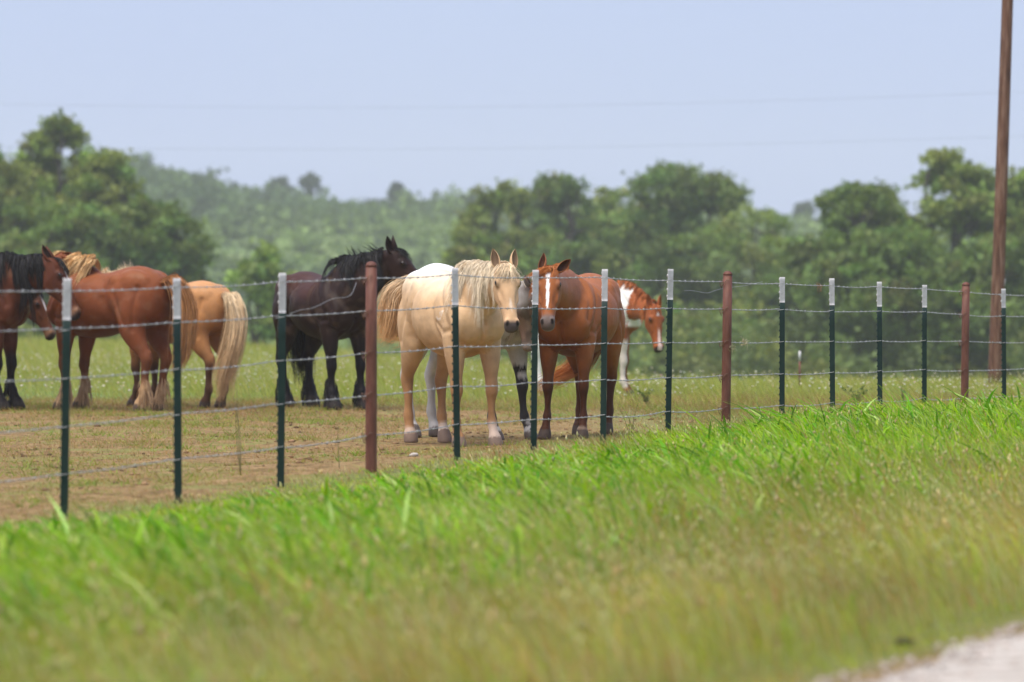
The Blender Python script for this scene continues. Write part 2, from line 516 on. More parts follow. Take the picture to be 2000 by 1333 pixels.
TRUNK_S = np.array([  # x, top, bottom, half width, egg
    (-.835, 1.26, 1.12, .055, 0), (-.80, 1.36, 1.02, .13, 0), (-.73, 1.44, .95, .20, .02), (-.62, 1.505, .90, .245, .06), (-.48, 1.545, .88, .27, .08), (-.34, 1.54, .88, .275, .06),
    (-.18, 1.505, .84, .285, .02), (.0, 1.475, .795, .305, 0), (.16, 1.475, .775, .305, .02), (.28, 1.51, .775, .285, .10), (.37, 1.545, .785, .262, .18), (.47, 1.52, .82, .245, .16),
    (.58, 1.42, .86, .222, .06), (.67, 1.30, .90, .19, 0), (.73, 1.20, .96, .14, 0), (.755, 1.14, 1.02, .08, 0)])

def box_rings(V, N, S, cent, U, W, ru, rw, egg, p):
    ph = np.linspace(0, 2 * np.pi, S, endpoint=False)
    c, q = np.cos(ph), np.sin(ph)
    c = np.sign(c) * np.abs(c) ** p; q = np.sign(q) * np.abs(q) ** p
    c, q = c[None, :, None], q[None, :, None]
    R_ = cent[:, None] + U[:, None] * np.asarray(ru)[:, None, None] * c * (1 - np.asarray(egg)[:, None, None] * q) + W[:, None] * np.asarray(rw)[:, None, None] * q
    V[:N * S] = R_.reshape(-1, 3)
    return V

def ellipsoid(c, rad, ax=None, S=16, N=10):
    th = np.linspace(0.02, np.pi - .02, N)
    cent = np.stack([np.zeros(N), np.zeros(N), np.cos(th)], -1) * rad[2]
    V, F = ring_loft(cent, np.tile([1., 0, 0], (N, 1)), np.tile([0, 1., 0], (N, 1)), np.sin(th) * rad[0], np.sin(th) * rad[1], 0, S)
    if ax is not None: V = V @ np.asarray(ax)
    return V + np.asarray(c), [f[:, ::-1] for f in F]

HEADW = 1.13
HEAD_S = np.array([  # s, front, back, half width, egg (narrower towards the forehead)
    (-.035, .015, -.055, .035, 0), (-.005, .050, -.095, .070, 0), (.05, .075, -.125, .083, 0), (.11, .086, -.152, .092, 0), (.17, .088, -.172, .097, .02), (.23, .083, -.172, .090, .06),
    (.29, .077, -.150, .078, .10), (.35, .070, -.113, .066, .12), (.42, .063, -.084, .057, .10), (.49, .058, -.070, .053, .04), (.545, .055, -.068, .056, -.04), (.585, .043, -.066, .055, -.06), (.612, .020, -.056, .043, -.05), (.625, -.005, -.040, .022, 0)])

def eared(h, side, a, n, u, P0, hscale, ear):
    """cupped ear shell, joined to the body mesh"""
    L_ = .195 * hscale * ear.get("len", 1)
    up = unit(-a * .93 + n * ear.get("fwd", .25) + u * side * ear.get("out", .28))
    op = unit(n * ear.get("open", .8) + u * side * .6)
    op = unit(op - up * (op @ up)); sd = np.cross(up, op)
    base = P0 + (a * .018 + n * .012 + u * side * .064) * hscale
    K, A = 12, 11
    v = np.linspace(0, 1, K)
    w = np.interp(v, [0, .12, .35, .55, .75, .9, 1], [.028, .036, .042, .040, .029, .014, .001]) * hscale
    op_ang = np.interp(v, [0, .2, .5, 1], [165, 130, 105, 80]) * math.pi / 180
    cen = base + up * (v[:, None] * L_) - op * (np.sin(v * 2.2)[:, None] * .006 * hscale) + u * side * (-.03 * v ** 2)[:, None] * hscale * .6
    rows = []
    for lay, off in ((0, 0), (1, -.006 * hscale)):
        ang = np.linspace(-1, 1, A)[None] * op_ang[:, None] + np.pi
        r = np.maximum(w[:, None] + off, .0008)
        rows.append(cen[:, None] + op * (r * np.cos(ang) * .85)[..., None] + sd * (r * np.sin(ang))[..., None])
    V = np.concatenate([rows[0].reshape(-1, 3), rows[1].reshape(-1, 3)])
    q = np.arange(K * A).reshape(K, A)
    o1 = np.stack([q[:-1, :-1], q[:-1, 1:], q[1:, 1:], q[1:, :-1]], -1).reshape(-1, 4)
    o2 = o1[:, ::-1] + K * A
    e = [np.stack([q[:-1, c], q[1:, c], q[1:, c] + K * A, q[:-1, c] + K * A], -1)[:, :: (1 if c == 0 else -1)] for c in (0, A - 1)]
    lay = np.r_[np.zeros(K * A), np.ones(K * A)]
    tt = np.tile(np.repeat(v, A), 2)
    return V, np.concatenate([o1, o2] + e), lay, tt

def strands(paths, widths, cols, g, seg_taper=1.2):
    """paths (n,k,3), flat ribbons with random facing"""
    n, k, _ = paths.shape
    T = unit(np.gradient(paths, axis=1))
    r = unit(g.normal(size=(n, 1, 3)))
    side = unit(np.cross(T, r))
    f = np.linspace(0, 1, k)
    w = widths[:, None] * (np.minimum(1, .45 + 3 * f) * (1 - f ** 2.2) + .03)[None]
    V = np.stack([paths - side * w[..., None] * .5, paths + side * w[..., None] * .5], 2).reshape(-1, 3)
    i = (np.arange(n)[:, None] * k + np.arange(k - 1)[None]).reshape(-1) * 2
    F = np.stack([i, i + 1, i + 3, i + 2], -1)
    if cols.ndim == 2: cols = np.repeat(cols[:, None], k, 1)
    C = np.repeat(cols.reshape(-1, 3), 2, 0)
    return V, F, C

def build_horse(name, label, mid, fdir, scale, coat, poll, hdir, hn, mane=None, tail=None, forelock=None, stock=1.0, legk=1.0, neckk=1.0, headk=1.0,
                feet=((0, 0), (0, 0), (0, 0), (0, 0)), voxel=.012, ear=None, feather=None, seed=1, belly=1.0, group="horses standing in the paddock", bend=0.0, croup=0.0):
    g = np.random.default_rng(seed)
    ear = ear or {}
    yaw = math.atan2(fdir[1], fdir[0])
    cy, sy = math.cos(yaw), math.sin(yaw)
    loc = np.array([mid[0], mid[1], float(ground_z(mid[0], mid[1]))])
    def to_l(v): return np.array([v[0] * cy + v[1] * sy, -v[0] * sy + v[1] * cy, v[2]])
    P0 = to_l(np.asarray(poll) - loc) / scale
    a = unit(to_l(hdir)); n_ = to_l(hn); n_ = unit(n_ - a * (n_ @ a)); u = np.cross(n_, a)
    pieces = []
    def put(V, F, part, t): pieces.append((V, F, part, np.broadcast_to(np.asarray(t, dtype=np.float64), (len(V),))))
    # trunk
    S_ = TRUNK_S.copy()
    S_[:, 3] *= stock
    S_[:, 2] -= (belly - 1) * .5 * np.exp(-((S_[:, 0] + .02) / .3) ** 2) * .5
    S_[:, 3] *= 1 + (belly - 1) * np.exp(-((S_[:, 0] + .05) / .3) ** 2)
    S_[:, 1] += croup * np.exp(-((S_[:, 0] + .45) / .22) ** 2)
    cc = np.column_stack([S_[:, 0], bend * S_[:, 0] ** 2, (S_[:, 1] + S_[:, 2]) / 2, S_[:, 3], (S_[:, 1] - S_[:, 2]) / 2, S_[:, 4]])
    H = hermite(cc, 70)
    nY, nZ = np.tile([0, 1., 0], (70, 1)), np.tile([0, 0, 1.], (70, 1))
    put(*ring_loft(H[:, :3], nY, nZ, H[:, 3], H[:, 4], H[:, 5], 36), TRUNK, 0)
    # legs
    legc = {}
    for part, base, side, ft in ((FL, FORE, 1, feet[0]), (FR, FORE, -1, feet[1]), (HL, HIND, 1, feet[2]), (HR, HIND, -1, feet[3])):
        Bz = base[:, 1]
        k = np.clip((.98 - Bz) / .98, 0, 1)
        low = sstep(.95, .6, Bz)
        lk = 1 + (legk - 1) * low
        c = np.column_stack([base[:, 0] + ft[0] * k, side * (base[:, 4] * (1 + (stock - 1) * .8)) + ft[1] * k, Bz, base[:, 3] * lk * (1 + (stock - 1) * .6 * (1 - low)), base[:, 2] * lk, Bz])
        if feather:
            fz = np.interp(Bz, [0, .02, .10, .2, .32, .45], [.012, .018, .036, .03, .008, 0]) * feather
            c[:, 3] += fz; c[:, 4] += fz * 1.2
        h_ = hermite(c, 60)
        T = unit(np.gradient(h_[:, :3], axis=0))
        U = unit(np.array([0, 1., 0]) - T * T[:, 1:2]); W = np.cross(T, U)
        lowm = h_[:, 2] < .09      # hoof rings stay level
        U[lowm] = [0, 1, 0]; W[lowm] = [1, 0, 0]
        V, F = ring_loft(h_[:, :3], U, W, h_[:, 3], h_[:, 4], 0, 20)
        put(V, F, part, np.r_[np.repeat(h_[:, 5], 20), 1, 0])
        legc[part] = h_
        if part in (HL, HR):
            y = c[8, 1]
            put(*ellipsoid((c[7, 0] - .052 * legk, y, .612), (.030 * legk, .024 * legk, .045)), part, .61)
            put(*ellipsoid((-.40 + ft[0] * .05, side * .185 * stock, .955), (.085, .062, .12)), part, .95)
            put(*ellipsoid((-.50, side * .125 * stock, 1.325), (.26, .125 * stock, .185)), TRUNK, 0)
            put(*ellipsoid((-.70, side * .105 * stock, 1.18), (.12, .10 * stock, .22)), TRUNK, 0)
            put(*ellipsoid((-.30, side * .19 * stock, 1.36), (.10, .07, .10)), TRUNK, 0)
        else:
            put(*ellipsoid((c[6, 0] + .012, c[6, 1], .485), (.046 * legk, .048 * legk, .045)), part, .485)
            sh = np.array([(.30, side * .115 * stock, 1.42, .05, .085), (.40, side * .165 * stock, 1.30, .065, .115), (.53, side * .170 * stock, 1.17, .085, .130), (.615, side * .155 * stock, 1.06, .085, .115), (.56, side * .15 * stock, .96, .07, .095)])
            hh = hermite(sh, 24); T = unit(np.gradient(hh[:, :3], axis=0))
            U = unit(np.array([0, 1., 0]) - T * T[:, 1:2]); W = np.cross(T, U)
            put(*ring_loft(hh[:, :3], U, W, hh[:, 3], hh[:, 4], 0, 18), TRUNK, 0)
            put(*ellipsoid((.615, side * .098 * stock, 1.02), (.110, .092 * stock, .135)), TRUNK, 0)
            put(*ellipsoid((.52, side * .085 * stock, .90), (.10, .075, .09)), TRUNK, 0)
            put(*ellipsoid((.40, side * .185 * stock, 1.00), (.13, .062, .12)), TRUNK, 0)
    # neck
    hs = headk
    B = np.array([.30, 0, 1.20]); E = P0 + (a * .055 - n_ * .035) * hs
    D_ = np.linalg.norm(E - B)
    c1 = B + unit([.85, 0, .45]) * D_ * .40
    inc = unit(unit(E - c1) * .8 + n_ * .35 - a * .15)
    c2 = E - inc * D_ * .28
    t = np.linspace(0, 1, 44)[:, None]
    cen = (1 - t) ** 3 * B + 3 * (1 - t) ** 2 * t * c1 + 3 * (1 - t) * t ** 2 * c2 + t ** 3 * E
    T = unit(np.gradient(cen, axis=0))
    hint = np.array([0, 1., 0]) * (1 - sstep(.35, .98, t)) + u * sstep(.35, .98, t)
    U = unit(hint - T * (hint * T).sum(1, keepdims=True)); W = np.cross(T, U)
    tt = t[:, 0]
    rw = np.interp(tt, [0, .2, .4, .6, .8, 1], [.31, .285, .225, .175, .145, .115]) * (1 + (neckk - 1) * np.interp(tt, [0, .4, 1], [.3, 1, .8]))
    ru = np.interp(tt, [0, .2, .4, .6, .8, 1], [.165, .165, .128, .100, .083, .074]) * (1 + (neckk - 1) * np.interp(tt, [0, .4, 1], [.5, 1, .6]))
    put(*ring_loft(cen, U, W, ru, rw, .18, 28), NECK, np.r_[np.repeat(tt, 28), 0, 1])
    # head
    Hh = HEAD_S.copy(); Hh[:, 3] *= HEADW; Hh[:, :4] *= hs
    c = np.column_stack([Hh[:, 0], np.zeros(len(Hh)), np.zeros(len(Hh)), Hh[:, 1], Hh[:, 2], Hh[:, 3], Hh[:, 4]])
    hh = hermite(c, 56)
    hc = P0 + hh[:, :1] * a + n_ * ((hh[:, 3] + hh[:, 4]) / 2)[:, None]
    V, F = ring_loft(hc, np.tile(u, (56, 1)), np.tile(n_, (56, 1)), hh[:, 5], (hh[:, 3] - hh[:, 4]) / 2, hh[:, 6], 28)
    V = box_rings(V, 56, 28, hc, np.tile(u, (56, 1)), np.tile(n_, (56, 1)), hh[:, 5], (hh[:, 3] - hh[:, 4]) / 2, hh[:, 6], .80)
    put(V, [f[:, ::-1] for f in F], HEAD, 0)
    fr = np.stack([u, n_, a])
    def hp(s, nn, uu): return P0 + (a * s + n_ * nn + u * uu) * hs
    for sd in (-1, 1):
        put(*ellipsoid(hp(.175, .040, sd * .091), np.array([.026, .034, .044]) * hs, fr), HEAD, 0)
        put(*ellipsoid(hp(.205, -.085, sd * .062), np.array([.038, .088, .095]) * hs, fr), HEAD, 0)
        put(*ellipsoid(hp(.556, .026, sd * .044), np.array([.027, .036, .040]) * hs, fr), HEAD, 0)
        put(*ellipsoid(hp(.27, .008, sd * .080), np.array([.014, .016, .085]) * hs, fr), HEAD, 0)
    put(*ellipsoid(hp(.572, -.058, 0), np.array([.038, .022, .036]) * hs, fr), HEAD, 0)
    # join, remesh into one surface
    Vs, Fs, part_, tv, off = [], {}, [], [], 0
    for V, F, pt, t_v in pieces:
        for f in F: Fs.setdefault(f.shape[1], []).append(f + off)
        Vs.append(V); part_.append(np.full(len(V), pt)); tv.append(t_v); off += len(V)
    Vs = np.concatenate(Vs); part_ = np.concatenate(part_); tv = np.concatenate(tv)
    me = np_mesh("tmp", Vs, [np.concatenate(v) for v in Fs.values()])
    ob = bpy.data.objects.new("tmp", me); COL.objects.link(ob)
    md = ob.modifiers.new("r", "REMESH"); md.mode = "VOXEL"; md.voxel_size = voxel / scale
    dg = bpy.context.evaluated_depsgraph_get(); dg.update()
    em = ob.evaluated_get(dg).to_mesh()
    nv = len(em.vertices)
    X = np.empty(nv * 3, dtype=np.float32); em.vertices.foreach_get("co", X); X = X.reshape(-1, 3).astype(np.float64)
    ed = np.empty(len(em.edges) * 2, dtype=np.int32); em.edges.foreach_get("vertices", ed); ed = ed.reshape(-1, 2)
    ls = np.empty(len(em.polygons), dtype=np.int32); em.polygons.foreach_get("loop_total", ls)
    lv = np.empty(len(em.loops), dtype=np.int32); em.loops.foreach_get("vertex_index", lv)
    st = np.r_[0, np.cumsum(ls)[:-1]]
    faces = []
    for kk in np.unique(ls):
        s_i = st[ls == kk]; faces.append(lv[s_i[:, None] + np.arange(kk)[None]])
    ob.evaluated_get(dg).to_mesh_clear()
    bpy.data.objects.remove(ob); bpy.data.meshes.remove(me)
    # nearest source part for every vertex
    kd = kdtree.KDTree(len(Vs))
    for i_, v in enumerate(Vs): kd.insert(v, i_)
    kd.balance()
    near = np.array([kd.find(v)[1] for v in X])
    prt, tval = part_[near], tv[near]
    wgt = np.ones(nv)
    leg = (prt >= FL) & (prt <= HR)
    wgt[leg] = .05 + .95 * sstep(.60, .90, tval[leg])
    hd = prt == HEAD
    wgt[hd] = .14
    deg = np.bincount(ed.ravel(), minlength=nv)[:, None].clip(1)
    nit = int(round(7 * .012 / voxel)) + 1
    for it in range(nit):
        acc = np.stack([np.bincount(ed[:, 0], X[ed[:, 1], q_], nv) + np.bincount(ed[:, 1], X[ed[:, 0], q_], nv) for q_ in range(3)], -1) / deg
        X += (acc - X) * (.55 * wgt)[:, None]
        if it in (2, 5): wgt = wgt  # keep weights
    # head coordinates, nostril and eye dents
    rel = (X - P0) / hs
    hsx, hnx, hux = rel @ a, rel @ n_, rel @ u
    for sd in (-1, 1):
        c_ = np.array([.566, .036, sd * .046])
        d2 = ((hsx - c_[0]) / .022) ** 2 + ((hnx - c_[1]) / .030) ** 2 + ((hux - c_[2]) / .015) ** 2
        f_ = np.exp(-d2) * hd
        X -= (f_ * .024 * hs)[:, None] * unit(u * sd * .6 + a * .6 + n_ * .35)
        c_ = np.array([.115, .055, sd * .072])      # hollow above the eye
        d2 = ((hsx - c_[0]) / .024) ** 2 + ((hnx - c_[1]) / .03) ** 2 + ((hux - c_[2]) / .026) ** 2
        X -= (np.exp(-d2) * hd * .010 * hs)[:, None] * unit(u * sd * .7 + n_ * .6)
        d2 = ((hsx - .33) / .075) ** 2 + ((hnx - .035) / .022) ** 2 + ((hux - sd * .062) / .03) ** 2   # flat beside the nasal bone
        X -= (np.exp(-d2) * hd * .009 * hs)[:, None] * unit(u * sd)
    mouth = hd * np.exp(-((hnx + .030 + .25 * (hsx - .6)) / .006) ** 2) * sstep(.52, .56, hsx)
    X -= (mouth * .006 * hs)[:, None] * unit(np.column_stack([0 * hux, 0 * hux, 0 * hux]) + u * np.sign(hux)[:, None] * .7 + a * .5)
    # muscle lines: shallow grooves and ribs pressed into the surface
    fa = np.concatenate([f_[:, :3] for f_ in faces])
    fn = np.cross(X[fa[:, 1]] - X[fa[:, 0]], X[fa[:, 2]] - X[fa[:, 0]])
    vn = np.stack([np.bincount(fa.ravel(), np.repeat(fn[:, q_], 3), nv) for q_ in range(3)], -1); vn = unit(vn)
    tn = (prt <= NECK) | (leg & (tval > .8))
    tn = tn * sstep(.05, .12, np.abs(X[:, 1])) * (1 - sstep(.45, .75, tval * (prt == NECK)))
    press = np.zeros(nv)
    for pts_, w_, dp in (([(.24, 1.42), (.27, 1.22), (.33, 1.02), (.37, .92)], .030, .013), ([(-.22, 1.20), (-.28, 1.04), (-.33, .93)], .065, .024), ([(-.16, 1.38), (-.24, 1.22)], .055, .014),
                         ([(-.66, 1.32), (-.63, 1.08), (-.61, .86)], .024, .010), ([(-.36, 1.24), (-.45, 1.04), (-.52, .90)], .030, .010), ([(.42, 1.49), (.57, 1.26), (.645, 1.12)], .034, .014),
                         ([(.35, 1.07), (.45, .985), (.55, 1.0)], .024, .010), ([(.31, 1.40), (.42, 1.24), (.50, 1.12)], .020, .006), ([(.42, .86), (.47, .74), (.48, .64)], .016, .005)):
        for (xa, za), (xb, zb) in zip(pts_[:-1], pts_[1:]):
            q_ = np.clip(((X[:, 0] - xa) * (xb - xa) + (X[:, 2] - za) * (zb - za)) / ((xb - xa) ** 2 + (zb - za) ** 2), 0, 1)
            d_ = np.hypot(X[:, 0] - xa - q_ * (xb - xa), X[:, 2] - za - q_ * (zb - za))
            press = np.maximum(press, 1.4 * dp * np.exp(-(d_ / w_) ** 2))
    rib = .0009 * (1 + np.cos((X[:, 0] + .25 * (X[:, 2] - 1.1)) * 2 * np.pi / .062)) * np.exp(-((X[:, 0] + .0) / .2) ** 4) * sstep(.86, .95, X[:, 2]) * sstep(1.3, 1.15, X[:, 2])
    X -= vn * ((press + rib) * tn)[:, None]
    mid_g = .028 * np.exp(-(X[:, 1] / .022) ** 2) * sstep(.55, .64, X[:, 0]) * sstep(.84, .92, X[:, 2]) * sstep(1.16, 1.06, X[:, 2]) * (prt == TRUNK)
    X -= vn * (mid_g + .004 * (fbm(X * 14, 3, 2) - .5) * (prt <= NECK))[:, None]
    # thin out flat areas, keep curved ones
    me = np_mesh("tmp", X, faces); ob = bpy.data.objects.new("tmp", me); COL.objects.link(ob)
    md = ob.modifiers.new("d", "DECIMATE"); md.ratio = .42
    dg = bpy.context.evaluated_depsgraph_get(); dg.update()
    em = ob.evaluated_get(dg).to_mesh(); em.calc_loop_triangles()
    nv = len(em.vertices)
    X = np.empty(nv * 3, dtype=np.float32); em.vertices.foreach_get("co", X); X = X.reshape(-1, 3).astype(np.float64)
    tr = np.empty(len(em.loop_triangles) * 3, dtype=np.int32); em.loop_triangles.foreach_get("vertices", tr); faces = [tr.reshape(-1, 3)]
    ob.evaluated_get(dg).to_mesh_clear(); bpy.data.objects.remove(ob); bpy.data.meshes.remove(me)
    near = np.array([kd.find(v)[1] for v in X])
    prt, tval = part_[near], tv[near]
    # ears
    EV, EF, El, Et, eo = [], [], [], [], 0
    for sd in (-1, 1):
        e2 = ear.get("l" if sd > 0 else "r", ear)
        V, F, lay, tt_e = eared(None, sd, a, n_, u, P0, hs, e2)
        EV.append(V); EF.append(F + nv + eo); El.append(lay); Et.append(tt_e); eo += len(V)
    EV = np.concatenate(EV); El = np.concatenate(El); Et = np.concatenate(Et)
    P = np.concatenate([X, EV])
    rel = (P - P0) / hs
    ctx = dict(P=P, part=np.r_[prt, np.full(len(EV), EAR)], t=np.r_[tval, Et], lay=np.r_[np.zeros(nv), El], s=rel @ a, n=rel @ n_, u=rel @ u)
    colr = coat(ctx)
    root = empty(name, loc, yaw)
    root.scale = (scale,) * 3
    tag(root, label, "horse", group)
    body = np_mesh("body", P, faces + [np.concatenate(EF)], M_COAT, colr, True)
    link_mesh("body", body, root)
    for sd in (-1, 1):
        V, F = ellipsoid(hp(.178, .047, sd * .0995), np.array([.018, .0185, .026]) * hs, fr, 14, 9)
        V = V + u * 0
        link_mesh("eye", np_mesh("eye", V, F, M_EYE, None, True), root)
    wind_l = to_l(np.array([-1, 0, 0]))
    # mane
    if mane:
        n = mane.get("n", 650)
        nc = n // mane.get("clump", 22)
        ct = np.clip(g.uniform(mane.get("t0", .16), .99, nc), 0, 1)
        cl = mane["len"] * g.uniform(.5, 1.12, nc) * (.8 + .35 * np.sin(ct * 17 + seed)); cw = g.normal(0, 1, (nc, 3))
        csd = np.where(g.random(nc) < mane.get("right", 0.5), -1, 1)
        ci = g.integers(0, nc, n)
        t_s = np.clip(ct[ci] + g.normal(0, .012, n), 0.02, 1)
        K = 7
        f = np.linspace(0, 1, K)
        Ls = cl[ci] * g.uniform(.8, 1.05, n)
        ii = np.clip(t_s * 43, 0, 42.999); i0 = ii.astype(int); fr_ = (ii - i0)[:, None]
        lerp = lambda A_: A_[i0] * (1 - fr_) + A_[i0 + 1] * fr_
        C_, U_, W_ = lerp(cen), unit(lerp(U)), unit(lerp(W))
        ru_, rw_ = lerp(ru[:, None])[:, 0], lerp(rw[:, None])[:, 0]
        side = csd[ci]
        d = Ls[:, None] * f[None]
        lift = mane.get("lift", .02)
        ph = np.pi / 2 - np.clip(d / (.62 * (ru_ + rw_))[:, None], 0, 1.75)
        out = mane.get("out", 1.06) + .05 * g.random((n, 1)) + mane.get("puff", .04) * np.sin(f * np.pi)[None]
        path = C_[:, None] + U_[:, None] * (side[:, None] * ru_[:, None] * out * np.cos(ph))[..., None] + W_[:, None] * (rw_[:, None] * (out - .03) * np.sin(ph))[..., None]
        over = np.maximum(d - (.62 * (ru_ + rw_))[:, None] * 1.75, 0)
        path[..., 2] -= over + .25 * d * f[None]
        path += W_[:, None] * (lift * g.random((n, 1)) * np.sin(f * np.pi)[None])[..., None]
        path += (wind_l * mane.get("wind", .0)) * (Ls[:, None] * f[None] ** 2)[..., None]
        path += cw[ci][:, None] * (.10 * Ls[:, None] * f[None] ** 1.5)[..., None] + g.normal(0, 1, (n, 1, 3)) * (.02 * Ls[:, None] * f[None])[..., None]
        path += .011 * np.sin(f[None, :, None] * 9 + cw[ci][:, None, :] * 5) * f[None, :, None]
        nup = mane.get("up", 0)       # wind-lifted tufts
        if nup:
            q_ = g.random(n) < nup
            gust = unit(W_ + wind_l * .6 + g.normal(0, .25, (n, 3)))
            path[q_] = (C_ + W_ * rw_[:, None])[q_][:, None] + gust[q_][:, None] * (Ls[q_][:, None] * .45 * f[None])[..., None]
        base_c = np.asarray(mane["col"]); tip_c = np.asarray(mane.get("tip", mane["col"]))
        cc = (base_c[None, None] * (1 - f)[None, :, None] + tip_c[None, None] * f[None, :, None]) * (.86 + .26 * g.random(nc))[ci][:, None, None] * (.85 + .3 * g.random((n, 1, 1)))
        V, F, C = strands(path, mane.get("w", .012) * g.uniform(.6, 1.3, n), cc, g)
        link_mesh("mane", np_mesh("mane", V, F, M_HAIR, C, True), root)
    if forelock:
        n = forelock.get("n", 110); K = 8; f = np.linspace(0, 1, K)
        Ls = forelock["len"] * g.uniform(.6, 1.1, n)
        x0 = g.normal(0, .022, n); sp = g.normal(forelock.get("side", 0), forelock.get("spread", .35), n)
        d = Ls[:, None] * f[None]
        s_ = -.02 + d * .92
        nn_ = np.interp(np.clip(s_, -.02, .6), HEAD_S[:, 0], HEAD_S[:, 1]) + .012 + .02 * np.sin(f * np.pi)[None] * g.random((n, 1))
        uu_ = x0[:, None] + sp[:, None] * d * .7
        nn_ = nn_ - np.clip(np.abs(uu_) - .035, 0, 1) * .65
        path = P0 + hs * (s_[..., None] * a + nn_[..., None] * n_ + uu_[..., None] * u)
        path += wind_l * (forelock.get("wind", 0) * d * f[None])[..., None] + g.normal(0, .012, (n, 1, 3)) * f[None, :, None]
        base_c = np.asarray(forelock["col"])
        cc = np.repeat((base_c * (.7 + .6 * g.random((n, 1))))[:, None], K, 1)
        V, F, C = strands(path, .006 * g.uniform(.6, 1.2, n), cc, g)
        link_mesh("forelock", np_mesh("forelock", V, F, M_HAIR, C, True), root)
    if tail:
        n = tail.get("n", 420); K = 10; f = np.linspace(0, 1, K)
        ctrl = np.asarray(tail["pts"], dtype=np.float64)
        if tail.get("world"):     # offsets given along the picture's axes, from the dock
            ctrl = np.array([to_l(q_) for q_ in ctrl]) + np.array([-.80, 0, 1.37])
        cv = hermite(ctrl, 60)
        nc = 26
        coff = g.normal(0, 1, (nc, 3)); clen = g.uniform(.72, 1.05, nc)
        ci = g.integers(0, nc, n)
        ln = np.clip(clen[ci] * g.uniform(.85, 1.05, n), .3, 1.0)
        q_ = f[None] * ln[:, None] * 58.9
        i0 = q_.astype(int); fr_ = (q_ - i0)[..., None]
        path = cv[i0] * (1 - fr_) + cv[i0 + 1] * fr_
        spr = np.interp(f, [0, .15, .5, .85, 1], tail.get("spread", [.022, .045, .075, .07, .05]))
        path += coff[ci][:, None] * (spr * .75)[None, :, None] * np.array([.8, .8, .35]) + g.normal(0, 1, (n, 1, 3)) * (spr * .38)[None, :, None]
        path += .020 * np.sin(f[None, :, None] * 8 + coff[ci][:, None, :] * 4) * f[None, :, None]
        b0, b1 = np.asarray(tail["col"]), np.asarray(tail.get("tip", tail["col"]))
        cc = (b0[None, None] * (1 - f)[None, :, None] + b1[None, None] * f[None, :, None]) * (.82 + .34 * g.random(nc))[ci][:, None, None] * (.85 + .3 * g.random((n, 1, 1)))
        V, F, C = strands(path, tail.get("w", .013) * g.uniform(.6, 1.3, n), cc, g)
        sp = Soup(); sp.add(V, F, C)
        dk = cv[:22:3]
        V, F = tube(dk, np.linspace(.034, .012, len(dk)), 8)
        sp.add(V, F, b0 * .9)
        link_mesh("tail", sp.mesh("tail", M_HAIR, True), root)
    if feather:
        sp = Soup()
        for part in (FL, FR, HL, HR):
            h_ = legc[part]; n = int(60 + 130 * feather); K = 5; f = np.linspace(0, 1, K)
            z0 = g.uniform(.08, .36, n); an = g.normal(np.pi, 1.1, n)
            o = np.argsort(h_[:, 2])
            cx, cyy = np.interp(z0, h_[o, 2], h_[o, 0]), np.interp(z0, h_[o, 2], h_[o, 1])
            rr = np.interp(z0, h_[o, 2], h_[o, 4]) * .95
            dr = np.stack([np.cos(an), np.sin(an), 0 * an], -1)
            p0 = np.column_stack([cx, cyy, z0]) + dr * rr[:, None]
            dz = np.minimum(g.uniform(.1, .2, n), z0 - .012)
            path = p0[:, None] + dr[:, None] * (.028 * np.sin(f * 2.2))[None, :, None] - np.array([0, 0, 1.]) * (dz[:, None] * f[None])[..., None]
            V, F, C = strands(path, .010 * g.uniform(.6, 1.2, n), np.asarray(coat.feather) * (.7 + .6 * g.random((n, 1))), g)
            link_mesh('leg_feather', np_mesh('leg_feather', V, F, M_HAIR, C, True), root)
    return root

# ---------------------------------------------------------------- coats
def lerp3(A, B, w):
    w = np.asarray(w)[..., None]
    return A * (1 - w) + np.asarray(B, dtype=np.float64) * w

